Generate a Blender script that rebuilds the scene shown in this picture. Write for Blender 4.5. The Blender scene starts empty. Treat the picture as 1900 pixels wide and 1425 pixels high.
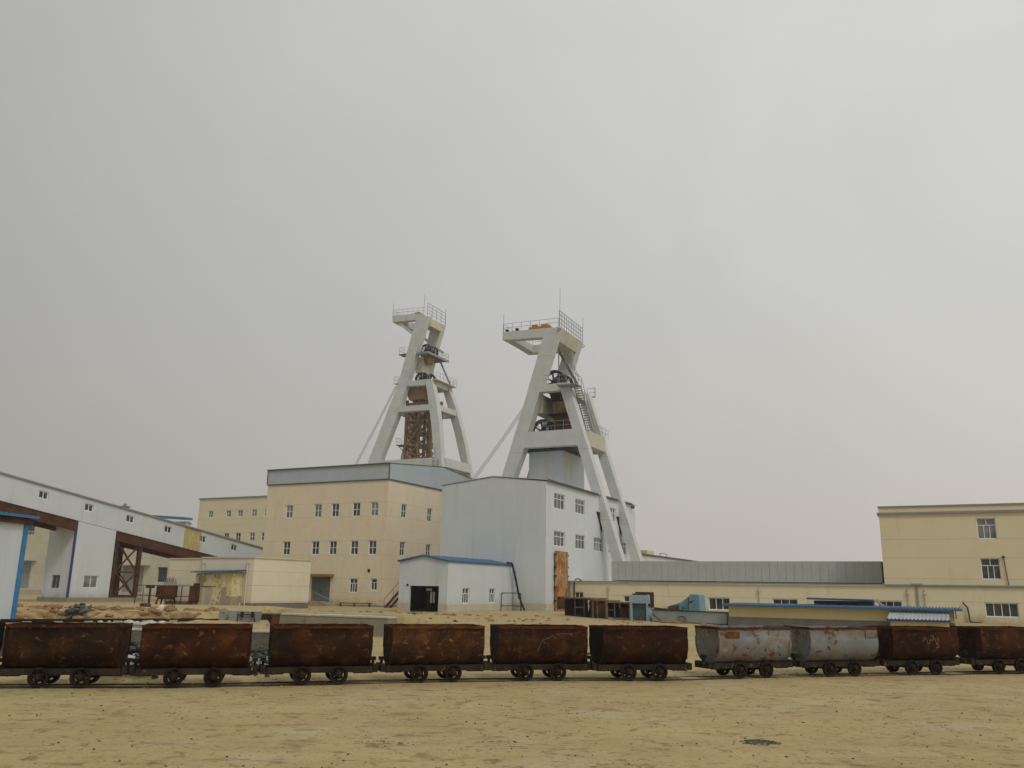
import bpy, math, random
from mathutils import Vector, Matrix, noise as mnoise
random.seed(7)
R = math.radians
scene = bpy.context.scene
COL = scene.collection

# ------------------------------------------------------------------ camera
PITCH, ROLL, CAMZ = R(13.56), R(0.917), 2.0
FPX = 1572.0
cp, sp, cr, sr = math.cos(PITCH), math.sin(PITCH), math.cos(ROLL), math.sin(ROLL)
fw = Vector((0, cp, sp)); up0 = Vector((0, -sp, cp)); rt0 = Vector((1, 0, 0))
rt = cr*rt0 + sr*up0; up = -sr*rt0 + cr*up0
cam = bpy.data.cameras.new('camera'); cam.sensor_width = 36; cam.sensor_fit = 'HORIZONTAL'
cam.lens = FPX/1900*36; cam.clip_start = .1; cam.clip_end = 3000
camo = bpy.data.objects.new('camera', cam); COL.objects.link(camo)
m3 = Matrix((rt, up, -fw)).transposed()
camo.matrix_world = Matrix.Translation((0, 0, CAMZ)) @ m3.to_4x4()
scene.camera = camo

# ------------------------------------------------------------------ world: dusty overcast sky
SUN_EL, SUN_AZ = R(48), R(150)      # azimuth clockwise from +Y
world = bpy.data.worlds.new('World'); scene.world = world; world.use_nodes = True
nt = world.node_tree; nt.nodes.clear()
def N(t, typ, **kw):
    n = t.nodes.new(typ)
    for k, v in kw.items():
        if k.startswith('i_'):
            n.inputs[k[2:].replace('_', ' ')].default_value = v
        else: setattr(n, k, v)
    return n
out = N(nt, 'ShaderNodeOutputWorld'); bg = N(nt, 'ShaderNodeBackground'); bg.inputs[1].default_value = .1
sky = N(nt, 'ShaderNodeTexSky', sky_type='NISHITA'); sky.sun_disc = False; sky.sun_elevation = SUN_EL
sky.sun_rotation = SUN_AZ; sky.dust_density = 6; sky.air_density = 1.5
tc = N(nt, 'ShaderNodeTexCoord'); sep = N(nt, 'ShaderNodeSeparateXYZ'); nt.links.new(tc.outputs['Generated'], sep.inputs[0])
ramp = N(nt, 'ShaderNodeValToRGB'); nt.links.new(sep.outputs[2], ramp.inputs[0])
cr_ = ramp.color_ramp; cr_.elements[0].position = 0.0; cr_.elements[1].position = 1.0
SKYS = [(0.0, (5.0, 4.68, 4.32)), (.12, (5.1, 4.86, 4.55)), (.3, (5.15, 5.1, 4.86)), (.55, (5.6, 5.6, 5.32)), (1, (5.8, 5.8, 5.6))]
cr_.elements[0].color = (*[c/6 for c in SKYS[0][1]], 1); cr_.elements[1].color = (*[c/6 for c in SKYS[-1][1]], 1)
for p_, c_ in SKYS[1:-1]:
    e = cr_.elements.new(p_); e.color = (*[c/6 for c in c_], 1)
# brighter towards the veiled sun (right), darker to the left
dotn = N(nt, 'ShaderNodeVectorMath', operation='DOT_PRODUCT'); nt.links.new(tc.outputs['Generated'], dotn.inputs[0])
dotn.inputs[1].default_value = (.95, .1, .3)
cl = N(nt, 'ShaderNodeTexNoise'); cl.inputs['Scale'].default_value = 2.6; cl.inputs['Detail'].default_value = 5; cl.inputs['Distortion'].default_value = .8; cl.inputs['Roughness'].default_value = .5
nt.links.new(tc.outputs['Generated'], cl.inputs['Vector'])
mr = N(nt, 'ShaderNodeMapRange'); mr.inputs[1].default_value = -1; mr.inputs[2].default_value = 1; mr.inputs[3].default_value = 3.0; mr.inputs[4].default_value = 8.5
nt.links.new(dotn.outputs['Value'], mr.inputs[0])
mr2 = N(nt, 'ShaderNodeMapRange'); mr2.inputs[1].default_value = .3; mr2.inputs[2].default_value = .7; mr2.inputs[3].default_value = .955; mr2.inputs[4].default_value = 1.04
nt.links.new(cl.outputs[0], mr2.inputs[0])
mu = N(nt, 'ShaderNodeMath', operation='MULTIPLY'); nt.links.new(mr.outputs[0], mu.inputs[0]); nt.links.new(mr2.outputs[0], mu.inputs[1])
vs = N(nt, 'ShaderNodeVectorMath', operation='SCALE'); nt.links.new(ramp.outputs[0], vs.inputs[0]); nt.links.new(mu.outputs[0], vs.inputs['Scale'])
mixw = N(nt, 'ShaderNodeMix', data_type='RGBA'); mixw.inputs[0].default_value = .94
nt.links.new(sky.outputs[0], mixw.inputs[6]); nt.links.new(vs.outputs[0], mixw.inputs[7])
nt.links.new(mixw.outputs[2], bg.inputs[0]); nt.links.new(bg.outputs[0], out.inputs[0])

# ------------------------------------------------------------------ sun behind thin cloud
sl = bpy.data.lights.new('sun', 'SUN'); sl.energy = .95; sl.angle = R(14); sl.color = (1, .94, .85)
so = bpy.data.objects.new('sun', sl); COL.objects.link(so)
sd = Vector((math.sin(SUN_AZ)*math.cos(SUN_EL), math.cos(SUN_AZ)*math.cos(SUN_EL), math.sin(SUN_EL)))
so.rotation_euler = (-sd).to_track_quat('-Z', 'Y').to_euler()
scene.view_settings.view_transform = 'Standard'; scene.view_settings.look = 'None'
scene.view_settings.exposure = .03; scene.view_settings.gamma = 1

# ------------------------------------------------------------------ site frame: u to the right and nearer, v to the right and away
YAW = -R(26.6)
A = Vector((math.cos(YAW), math.sin(YAW), 0)); B = Vector((-math.sin(YAW), math.cos(YAW), 0))
def W(u, v, z=0): return A*u + B*v + Vector((0, 0, z))
def UV(x, y): p = Vector((x, y, 0)); return p.dot(A), p.dot(B)

# ------------------------------------------------------------------ materials
MATS = {}
def M(name, c1, c2=None, scale=1.5, rough=.85, metal=0., patches=(), bump=.0, bscale=20., zseams=(), seamcol=.6, vline=None, rand=False, uscale=(1, 1, 1), tint=None, spec=.12, dirt=None):
    m = bpy.data.materials.new(name); m.use_nodes = True; t = m.node_tree; L = t.links.new
    bs = t.nodes['Principled BSDF']; bs.inputs['Roughness'].default_value = rough; bs.inputs['Metallic'].default_value = metal
    bs.inputs['Specular IOR Level'].default_value = spec
    tcn = N(t, 'ShaderNodeTexCoord'); vec = tcn.outputs['Object']
    if rand:
        oi = N(t, 'ShaderNodeObjectInfo'); ml = N(t, 'ShaderNodeMath', operation='MULTIPLY'); ml.inputs[1].default_value = 57.
        L(oi.outputs['Random'], ml.inputs[0]); ad = N(t, 'ShaderNodeVectorMath', operation='ADD'); L(vec, ad.inputs[0]); L(ml.outputs[0], ad.inputs[1]); vec = ad.outputs[0]
    def noise(sc, st=(1, 1, 1), det=6., ro=.6, dist=0.):
        mp = N(t, 'ShaderNodeMapping'); mp.inputs['Scale'].default_value = st; L(vec, mp.inputs[0])
        n = N(t, 'ShaderNodeTexNoise'); n.inputs['Scale'].default_value = sc; n.inputs['Detail'].default_value = det; n.inputs['Roughness'].default_value = ro
        n.inputs['Distortion'].default_value = dist
        L(mp.outputs[0], n.inputs['Vector']); return n.outputs[0]
    def rng(x, lo, hi, a=0., b=1.):
        r = N(t, 'ShaderNodeMapRange'); r.interpolation_type = 'SMOOTHSTEP'
        r.inputs[1].default_value = lo; r.inputs[2].default_value = hi; r.inputs[3].default_value = a; r.inputs[4].default_value = b
        L(x, r.inputs[0]); return r.outputs[0]
    def mix(f, a, b):
        x = N(t, 'ShaderNodeMix', data_type='RGBA'); L(f, x.inputs[0])
        for s, i in ((a, 6), (b, 7)):
            if isinstance(s, tuple): x.inputs[i].default_value = (*s[:3], 1)
            else: L(s, x.inputs[i])
        return x.outputs[2]
    c2 = c2 or tuple(k*.86 for k in c1)
    col = mix(rng(noise(scale, uscale), .35, .65), tuple(c1), tuple(c2))
    for pc in patches:
        c, s, lo, hi = pc[:4]; st = pc[4] if len(pc) > 4 else (1, 1, 1); amt = pc[5] if len(pc) > 5 else 1.
        col = mix(rng(noise(s, st, 8., .65, .3), lo, hi, 0, amt), col, tuple(c))
    sx = N(t, 'ShaderNodeSeparateXYZ'); L(tcn.outputs['Object'], sx.inputs[0])
    if zseams:
        acc = None
        for zz in zseams:
            c = N(t, 'ShaderNodeMath', operation='COMPARE'); c.inputs[1].default_value = zz; c.inputs[2].default_value = .022; L(sx.outputs[2], c.inputs[0])
            if acc is None: acc = c.outputs[0]
            else:
                a_ = N(t, 'ShaderNodeMath', operation='MAXIMUM'); L(acc, a_.inputs[0]); L(c.outputs[0], a_.inputs[1]); acc = a_.outputs[0]
        mm = N(t, 'ShaderNodeMath', operation='MULTIPLY'); mm.inputs[1].default_value = 1-seamcol; L(acc, mm.inputs[0])
        col = mix(mm.outputs[0], col, (.03, .027, .02))
    if dirt:
        dh, dc, da = dirt; zr = rng(sx.outputs[2], dh, -.1, 0, 1); nz = rng(noise(1.3), .25, .75, .15, 1)
        dm = N(t, 'ShaderNodeMath', operation='MULTIPLY'); L(zr, dm.inputs[0]); L(nz, dm.inputs[1]); dk = N(t, 'ShaderNodeMath', operation='MULTIPLY'); L(dm.outputs[0], dk.inputs[0]); dk.inputs[1].default_value = da
        col = mix(dk.outputs[0], col, dc)
    if vline:
        w, th, am = vline
        s_ = N(t, 'ShaderNodeMath', operation='ADD'); L(sx.outputs[0], s_.inputs[0]); L(sx.outputs[1], s_.inputs[1])
        d_ = N(t, 'ShaderNodeMath', operation='DIVIDE'); L(s_.outputs[0], d_.inputs[0]); d_.inputs[1].default_value = w
        f_ = N(t, 'ShaderNodeMath', operation='FRACT'); L(d_.outputs[0], f_.inputs[0])
        l_ = N(t, 'ShaderNodeMath', operation='LESS_THAN'); L(f_.outputs[0], l_.inputs[0]); l_.inputs[1].default_value = th
        k_ = N(t, 'ShaderNodeMath', operation='MULTIPLY'); L(l_.outputs[0], k_.inputs[0]); k_.inputs[1].default_value = am
        col = mix(k_.outputs[0], col, (.05, .05, .05))
    if tint:
        oi2 = N(t, 'ShaderNodeObjectInfo'); x = N(t, 'ShaderNodeMix', data_type='RGBA'); x.blend_type = 'MULTIPLY'; x.inputs[0].default_value = 1
        L(col, x.inputs[6]); L(oi2.outputs['Color'], x.inputs[7]); col = x.outputs[2]
    L(col, bs.inputs['Base Color'])
    if bump:
        b_ = N(t, 'ShaderNodeBump'); b_.inputs['Strength'].default_value = bump; b_.inputs['Distance'].default_value = .02
        L(noise(bscale), b_.inputs['Height']); L(b_.outputs[0], bs.inputs['Normal'])
    MATS[name] = m; return m

rust_p = [((.13, .058, .021), 2.0, .48, .70, (1, 1, 1.2), .6), ((.02, .011, .007), 4, .52, .68, (1, 1, .2), .6), ((.20, .13, .075), 6, .56, .70, (1, 1, 1.5), .7), ((.012, .008, .006), 1.5, .5, .68, (1, 1, 1.), .85), ((.30, .24, .17), 22, .68, .76, (1, 1, .5), .7)]
M('wagon_rust', (.055, .024, .010), (.022, .012, .007), 1.1, .85, 0, rust_p, .5, 30, rand=True, tint=True)
M('wagon_grey_paint', (.24, .25, .25), (.195, .20, .20), 1.2, .6, .1,
  [((.20, .15, .10), 1.6, .46, .62, (1, 1, 1.6), .9), ((.14, .055, .025), 3.2, .54, .62, (1, 1, 1.3), .9), ((.03, .02, .015), 6, .62, .68, (1, 1, 1), .95), ((.29, .31, .325), 1.1, .56, .66, (1, 1, 3), .7)], .4, 30, rand=True)
M('rim_rust', (.095, .036, .016), (.05, .022, .012), 5, .85, .1, [((.25, .13, .07), 9, .58, .7, (1, 1, 1), .6)], .4, 30, rand=True, tint=True)
M('frame_dirty', (.026, .021, .016), (.048, .036, .025), 3, .95, 0, [((.15, .115, .075), 6, .6, .7)], .5, 25, rand=True)
M('wheel_steel', (.016, .012, .009), (.032, .021, .014), 6, .7, .3, (), .3, 30, rand=True)
M('hub_rust', (.045, .025, .016), (.03, .018, .012), 8, .8, .2, (), .3, 30)
M('black_grease', (.02, .018, .015), (.035, .03, .025), 4, .6)
M('rail_steel', (.02, .016, .013), (.035, .026, .02), 3, .6, .4)
M('sleeper', (.42, .40, .36), (.3, .28, .24), 4, .9)
M('white_sheet', (.60, .645, .67), (.575, .62, .645), .35, .55, 0, [((.44, .46, .44), 1.4, .5, .78, (1, 1, .08), .5), ((.50, .46, .36), .5, .58, .8, (1, 1, .3), .35)], dirt=(1.3, (.30, .22, .12), .9), vline=(1.0, .03, .07))
M('white_sheet_plain', (.58, .625, .65), (.55, .595, .62), .4, .6, 0, [((.42, .44, .42), 1.3, .5, .78, (1, 1, .08), .5)], dirt=(1.3, (.30, .22, .12), .9), vline=(1.2, .025, .07))
M('blue_grey_sheet', (.43, .49, .52), (.40, .46, .49), .5, .55, 0, [((.5, .55, .57), 2, .6, .8, (3, 3, .1), .3)], vline=(.9, .03, .12))
BZ = (1.33, 2.74, 5.13, 6.57, 9.06, 10.5)
M('beige_plaster', (.72, .645, .49), (.69, .612, .46), .5, .9, 0, [((.58, .46, .28), 1.1, .52, .8, (1, 1, .12), .45), ((.60, .46, .24), .35, .55, .8, (1, 1, 1), .4), ((.62, .52, .37), .6, .5, .7, (1, 1, .5), .4)], .15, 40, zseams=BZ, seamcol=.8, dirt=(1.2, (.42, .27, .11), 1.))
M('pale_plaster', (.71, .655, .51), (.68, .625, .48), .5, .9, 0, [((.42, .36, .24), 1.2, .55, .85, (1, 1, .2), .45)], .15, 40, zseams=(.6, 1.9, 3.05), seamcol=.7, dirt=(1., (.36, .27, .14), .8))
M('cream_far', (.70, .65, .46), (.68, .625, .44), .4, .9, zseams=(13.3, 14.95, 9.3, 10.9, 12.3), seamcol=.8)
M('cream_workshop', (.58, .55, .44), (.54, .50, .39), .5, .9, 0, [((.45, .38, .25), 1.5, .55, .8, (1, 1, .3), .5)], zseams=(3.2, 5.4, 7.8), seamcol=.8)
M('cream_wall', (.73, .675, .49), (.70, .645, .46), .4, .9, 0, [((.38, .30, .17), .9, .55, .85, (1, 1, .22), .5)], .1, 40, zseams=(1.53,), seamcol=.7, dirt=(1., (.36, .28, .15), .9))
M('cream_wall_upper', (.72, .655, .46), (.69, .625, .435), .4, .9, 0, [((.37, .29, .16), .8, .55, .85, (1, 1, .22), .45)], .1, 40, zseams=(3.25, 4.85, 6.3, 8.05), seamcol=.75)
M('yellow_wall', (.66, .57, .31), (.62, .53, .29), .6, .9, 0, [((.45, .37, .2), 2, .6, .8, (1, 1, .4), .5)])
M('yellow_base', (.50, .48, .38), (.46, .43, .33), 1.2, .9, 0, [((.36, .29, .18), 3, .52, .7, (1, 1, .7), .7)])
M('peeling_yellow', (.60, .53, .25), (.56, .50, .28), 1.2, .95, 0, [((.66, .62, .44), 1.6, .5, .6, (1, 1, .5), .8), ((.33, .28, .20), .7, .50, .53, (1, 1, .9), 1.), ((.30, .25, .16), 2.6, .60, .63, (1, 1, .9), 1.)], .3, 12)
M('grey_base_band', (.19, .175, .165), (.16, .15, .145), 1.5, .95)
M('concrete', (.57, .59, .585), (.52, .54, .535), .7, .9, 0, [((.45, .38, .24), 1.3, .55, .76, (1, 1, .16), .6), ((.36, .36, .34), 2, .58, .74, (1, 1, .2), .5)], .15, 25, zseams=(16.75, 9.1, 27.6, 40.6), seamcol=.6)
M('concrete_stained', (.54, .52, .42), (.50, .475, .38), .8, .9, 0, [((.25, .15, .06), 1.2, .55, .8, (1, 1, .3), .7)], .15, 25)
M('platform_concrete', (.31, .28, .20), (.25, .235, .18), 1.2, .95, 0, [((.15, .13, .09), 2, .55, .7, (1, 1, .6), .7)], .3, 20)
M('coping_white', (.55, .54, .50), (.42, .40, .34), 4, .9)
M('grey_panel', (.39, .41, .41), (.36, .375, .375), .9, .75, 0, [((.40, .415, .415), 2.5, .5, .7, (1, 1, 4), .6), ((.26, .27, .27), 1.2, .62, .75, (1, 1, 2), .5)])
M('dark_trim', (.10, .11, .12), (.08, .09, .10), 3, .6)
M('grey_trim', (.28, .29, .29), (.24, .25, .25), 2, .7)
M('blue_roof', (.055, .13, .27), (.045, .11, .23), 2, .5, 0, [((.10, .12, .14), 4, .6, .75)])
M('blue_post', (.06, .22, .42), (.05, .18, .36), 3, .5)
M('violet_trim', (.07, .08, .24), (.06, .07, .2), 3, .5)
M('pale_sheet_roof', (.42, .46, .48), (.37, .41, .43), 2, .5)
M('glass', (.025, .03, .032), (.075, .082, .082), 1.1, .12, 0, spec=.5, rand=True)
M('curtain_glass', (.09, .10, .105), (.24, .26, .26), 1., .25, 0, spec=.5, rand=True)
M('window_frame', (.82, .84, .84), (.76, .78, .78), 3, .5)
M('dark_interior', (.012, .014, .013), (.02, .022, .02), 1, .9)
M('rust_beam', (.12, .05, .028), (.07, .035, .022), 1.2, .85, .1, [((.22, .12, .06), 3, .58, .72, (1, 1, .5), .6), ((.03, .02, .016), 1.5, .56, .7)], .3, 20)
M('rust_plate', (.38, .17, .05), (.42, .27, .12), 2.5, .85, 0, [((.26, .075, .02), 1.6, .46, .56, (1, 1, .5), .9), ((.52, .44, .28), 4, .52, .62, (1.5, 1.5, .3), .8), ((.08, .04, .02), 6, .66, .72)], .3, 20)
M('yellow_sheet', (.50, .38, .10), (.46, .37, .14), 1.2, .8, 0, [((.58, .55, .38), 2.2, .48, .6, (2, 2, .3), .9), ((.25, .17, .08), 3, .6, .7, (2, 2, .4), .7)], vline=(.3, .15, .3))
M('grey_steel', (.20, .21, .21), (.16, .17, .17), 2, .6, .2)
M('galv_rail', (.30, .31, .31), (.24, .25, .25), 3, .5, .2)
M('dark_steel', (.035, .034, .033), (.05, .045, .04), 3, .7, .2)
M('orange_paint', (.50, .22, .04), (.42, .18, .04), 2, .6, 0, [((.2, .09, .03), 4, .6, .7)])
M('ochre_paint', (.36, .27, .06), (.30, .22, .06), 2, .6)
M('lattice_brown', (.29, .205, .12), (.20, .135, .08), 1.2, .85, 0, [((.33, .25, .14), 1.5, .55, .7)])
M('canopy_brown', (.30, .17, .08), (.24, .14, .07), 2, .9)
M('green_door', (.16, .18, .16), (.13, .15, .14), 2, .7, 0, [((.09, .14, .17), 1.5, .5, .7, (1, 1, .5), .6)], vline=(.3, .1, .4))
M('grey_door', (.30, .32, .32), (.25, .27, .26), 1.5, .7, 0, [((.35, .3, .2), 2, .58, .75)])
M('white_pipe', (.62, .61, .56), (.55, .54, .5), 3, .6)
M('red_paint', (.35, .03, .02), (.28, .03, .02), 3, .7)
M('black_hose', (.018, .018, .018), (.03, .03, .03), 4, .7)
M('brick_grey', (.17, .16, .135), (.12, .115, .10), 3, .9, bump=.3, bscale=30)
M('scrap_dark', (.035, .027, .022), (.06, .038, .025), 2, .9, 0, [((.14, .08, .04), 4, .58, .7)])
M('scrap_tan', (.26, .20, .13), (.2, .13, .08), 2.5, .9, 0, [((.1, .04, .02), 3, .55, .68)])
M('scrap_pale_blue', (.34, .44, .50), (.30, .39, .44), 2, .6, 0, [((.08, .05, .04), 4, .62, .7), ((.5, .55, .58), 3, .6, .7)])
M('scrap_blue', (.20, .34, .42), (.16, .29, .36), 2, .6, 0, [((.05, .03, .02), 3, .58, .66), ((.3, .35, .37), 4, .6, .7)])
M('scrap_slate', (.07, .11, .14), (.05, .08, .10), 3, .7, 0, [((.25, .3, .33), 5, .6, .7)])
M('scrap_grey', (.38, .43, .44), (.33, .37, .37), 1.5, .7, 0, [((.40, .38, .25), 3, .6, .72), ((.16, .16, .15), 5, .62, .7)])
M('trolley_grey', (.26, .28, .27), (.2, .22, .21), 3, .7, 0, [((.1, .05, .03), 5, .58, .68)])
M('debris_grey', (.07, .07, .068), (.13, .125, .115), 6, .95, 0, [((.03, .03, .03), 9, .55, .65)], .6, 20)
M('plastic_white', (.70, .69, .66), (.55, .54, .5), 6, .5)
M('plastic_pink', (.60, .05, .10), (.5, .05, .1), 6, .5)
M('chalk', (.34, .26, .15), (.26, .19, .11), 6, .95)
M('chalk_faint', (.22, .17, .12), (.16, .11, .07), 6, .95)
M('plate_orange', (.15, .055, .018), (.10, .04, .015), 6, .8)
M('sand_stone', (.40, .33, .20), (.26, .20, .12), 3, .95)
M('dark_stone', (.05, .04, .035), (.09, .07, .05), 3, .95)
M('rubble_brown', (.30, .19, .09), (.22, .14, .07), 3, .95, 0, (), .5, 10)

# ------------------------------------------------------------------ mesh builder
class MB:
    def __init__(s, tf=None): s.v = []; s.f = []; s.tf = tf
    def add(s, vs, fs):
        o = len(s.v)
        for p in vs:
            p = Vector(p); s.v.append(s.tf(p) if s.tf else p)
        s.f += [tuple(i+o for i in f) for f in fs]; return s
    def box(s, x0, x1, y0, y1, z0, z1):
        return s.add([(x, y, z) for z in (z0, z1) for y in (y0, y1) for x in (x0, x1)],
                     [(0, 2, 3, 1), (4, 5, 7, 6), (0, 1, 5, 4), (2, 6, 7, 3), (0, 4, 6, 2), (1, 3, 7, 5)])
    def quad(s, *p): return s.add(p, [tuple(range(len(p)))])
    def beam(s, p, q, w, h=None, upv=(0, 0, 1)):
        h = h or w; p = Vector(p); q = Vector(q); d = (q-p).normalized(); u_ = Vector(upv)
        if abs(d.dot(u_)) > .98: u_ = Vector((1, 0, 0))
        sx_ = d.cross(u_).normalized(); sy_ = sx_.cross(d).normalized()
        c = [(a*w/2, b*h/2) for a, b in ((-1, -1), (1, -1), (1, 1), (-1, 1))]
        return s.add([o+sx_*a+sy_*b for o in (p, q) for a, b in c],
                     [(0, 1, 2, 3), (7, 6, 5, 4), (0, 4, 5, 1), (1, 5, 6, 2), (2, 6, 7, 3), (3, 7, 4, 0)])
    def tube(s, pts, r, n=6):
        pts = [Vector(p) for p in pts]; rings = []
        for i, p in enumerate(pts):
            d = (pts[min(i+1, len(pts)-1)]-pts[max(i-1, 0)]).normalized()
            u_ = Vector((0, 0, 1)) if abs(d.z) < .9 else Vector((1, 0, 0))
            a_ = d.cross(u_).normalized(); b_ = a_.cross(d)
            rings.append([p+a_*r*math.cos(2*math.pi*k/n)+b_*r*math.sin(2*math.pi*k/n) for k in range(n)])
        vs_ = [p for g in rings for p in g]; fs = []
        for i in range(len(pts)-1):
            for k in range(n): fs.append((i*n+k, i*n+(k+1) % n, (i+1)*n+(k+1) % n, (i+1)*n+k))
        fs += [tuple(range(n))[::-1], tuple(range((len(pts)-1)*n, len(pts)*n))]
        return s.add(vs_, fs)
    def prism(s, poly, d):
        n = len(poly); d = Vector(d); vs_ = [Vector(p) for p in poly]+[Vector(p)+d for p in poly]
        return s.add(vs_, [tuple(range(n))[::-1], tuple(range(n, 2*n))]+[(i, (i+1) % n, n+(i+1) % n, n+i) for i in range(n)])
    def lathe(s, prof, c, ax, n=24, close=True):
        c = Vector(c); ax = Vector(ax).normalized(); u_ = Vector((0, 0, 1)) if abs(ax.z) < .9 else Vector((1, 0, 0))
        a_ = ax.cross(u_).normalized(); b_ = ax.cross(a_); m = len(prof); vs_ = []
        for r, h in prof:
            for k in range(n): vs_.append(c+ax*h+(a_*math.cos(2*math.pi*k/n)+b_*math.sin(2*math.pi*k/n))*r)
        fs = [(i*n+k, i*n+(k+1) % n, (i+1)*n+(k+1) % n, (i+1)*n+k) for i in range(m-1) for k in range(n)]
        if close: fs += [(i, ) for i in ()]; fs += [((m-1)*n+k, (m-1)*n+(k+1) % n, (k+1) % n, k) for k in range(n)]
        return s.add(vs_, fs)
    def loft(s, secs):          # secs: list of 4-point rings
        n = len(secs[0]); vs_ = [p for g in secs for p in g]; m = len(secs)
        fs = [(i*n+k, i*n+(k+1) % n, (i+1)*n+(k+1) % n, (i+1)*n+k) for i in range(m-1) for k in range(n)]
        return s.add(vs_, fs+[tuple(range(n))[::-1], tuple(range((m-1)*n, m*n))])
    def blob(s, c, r, sq=(1, 1, 1), seed=0):
        t_ = (1+5**.5)/2; P = [(-1, t_, 0), (1, t_, 0), (-1, -t_, 0), (1, -t_, 0), (0, -1, t_), (0, 1, t_), (0, -1, -t_), (0, 1, -t_), (t_, 0, -1), (t_, 0, 1), (-t_, 0, -1), (-t_, 0, 1)]
        F = [(0, 11, 5), (0, 5, 1), (0, 1, 7), (0, 7, 10), (0, 10, 11), (1, 5, 9), (5, 11, 4), (11, 10, 2), (10, 7, 6), (7, 1, 8), (3, 9, 4), (3, 4, 2), (3, 2, 6), (3, 6, 8), (3, 8, 9), (4, 9, 5), (2, 4, 11), (6, 2, 10), (8, 6, 7), (9, 8, 1)]
        return s.add([(c[0]+p[0]*r*.53*sq[0]*random.uniform(.7, 1.3), c[1]+p[1]*r*.53*sq[1]*random.uniform(.7, 1.3), c[2]+p[2]*r*.53*sq[2]*random.uniform(.7, 1.3)) for p in P], F)
    def build(s, name, mat, parent=None, smooth=None):
        o_ = Vector(parent['_org']) if parent is not None and '_org' in parent.keys() else Vector((0, 0, 0))
        me = bpy.data.meshes.new(name); me.from_pydata([p-o_ for p in s.v], [], s.f); me.update()
        import bmesh as bmm
        b = bmm.new(); b.from_mesh(me); bmm.ops.recalc_face_normals(b, faces=b.faces); b.to_mesh(me); b.free()
        me.materials.append(MATS[mat] if isinstance(mat, str) else mat)
        if smooth:
            me.polygons.foreach_set('use_smooth', [True]*len(me.polygons)); me.set_sharp_from_angle(angle=R(smooth))
        o = bpy.data.objects.new(name, me); COL.objects.link(o)
        if parent is not None:
            o.parent = parent
            if '_org' in parent.keys(): o['_org'] = parent['_org']
        return o
def tag(o, label, cat, group=None):
    o['label'] = label; o['category'] = cat
    if group: o['group'] = group
    return o
def thing(name, label, cat, u, v, z=0, group=None):           # a thing on the site grid
    o = bpy.data.objects.new(name, None); COL.objects.link(o); o.empty_display_size = .5
    o.location = W(u, v, z); o.rotation_euler = (0, 0, YAW); o['_org'] = (u, v, z); return tag(o, label, cat, group)
def wthing(name, label, cat, x, y, z=0, rz=0, group=None):    # a thing with a heading of its own, built in local metres
    o = bpy.data.objects.new(name, None); COL.objects.link(o); o.empty_display_size = .5
    o.location = (x, y, z); o.rotation_euler = (0, 0, rz); return tag(o, label, cat, group)

# ------------------------------------------------------------------ walls with real openings, windows
def P3(ax, c, s, z): return (c, s, z) if ax == 'u' else (s, c, z)
def wall(mb, ax, c, s0, s1, z0, z1, holes=(), sgn=1, depth=.16):
    ss = sorted({s0, s1, *[h[0] for h in holes], *[h[1] for h in holes]}); zs = sorted({z0, z1, *[h[2] for h in holes], *[h[3] for h in holes]})
    for a, b in zip(ss, ss[1:]):
        for c0, c1 in zip(zs, zs[1:]):
            ms, mz = (a+b)/2, (c0+c1)/2
            if any(h[0] < ms < h[1] and h[2] < mz < h[3] for h in holes): continue
            mb.quad(P3(ax, c, a, c0), P3(ax, c, b, c0), P3(ax, c, b, c1), P3(ax, c, a, c1))
    d = c-sgn*depth
    for h in holes:
        a, b, e, f = h[:4]
        for (p, q) in (((a, e), (b, e)), ((b, e), (b, f)), ((b, f), (a, f)), ((a, f), (a, e))):
            mb.quad(P3(ax, c, *p), P3(ax, c, *q), P3(ax, d, *q), P3(ax, d, *p))
    return mb
def bx(mb, ax, c0, c1, s0, s1, z0, z1):
    if ax == 'u': mb.box(min(c0, c1), max(c0, c1), s0, s1, z0, z1)
    else: mb.box(s0, s1, min(c0, c1), max(c0, c1), z0, z1)
def window(par, ax, c, h, sgn, rows, depth=.16, fw_=.075, pane='glass', frame='window_frame', tf=None):
    s0, s1, z0, z1 = h[:4]; f = MB(tf); a = c-sgn*(depth-.07); b = c-sgn*(depth-.005)
    bx(f, ax, a, b, s0, s0+fw_, z0, z1); bx(f, ax, a, b, s1-fw_, s1, z0, z1)
    bx(f, ax, a, b, s0+fw_, s1-fw_, z0, z0+fw_); bx(f, ax, a, b, s0+fw_, s1-fw_, z1-fw_, z1)
    zt = z1-fw_; H = (z1-z0-2*fw_)
    for i, (fr, n) in enumerate(rows):
        zb = zt-H*fr
        if i < len(rows)-1: bx(f, ax, a, b, s0+fw_, s1-fw_, zb-fw_*.35, zb+fw_*.35)
        for k in range(1, n):
            s_ = s0+fw_+(s1-s0-2*fw_)*k/n
            bx(f, ax, a+sgn*.002, b, s_-fw_*.35, s_+fw_*.35, zb+(fw_*.36 if i < len(rows)-1 else 0), zt-(fw_*.36 if i else 0))
        zt = zb
    fo = f.build('window', frame, par)
    p = MB(tf); bx(p, ax, c-sgn*(depth-.02), c-sgn*(depth+.03), s0+.004, s1-.004, z0+.004, z1-.004); p.build('pane', pane, fo)
    return fo
CROSS = [(.5, 2), (.5, 2)]; TEE = [(.33, 2), (.67, 3)]; TRI = [(.34, 3), (.66, 3)]

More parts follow.
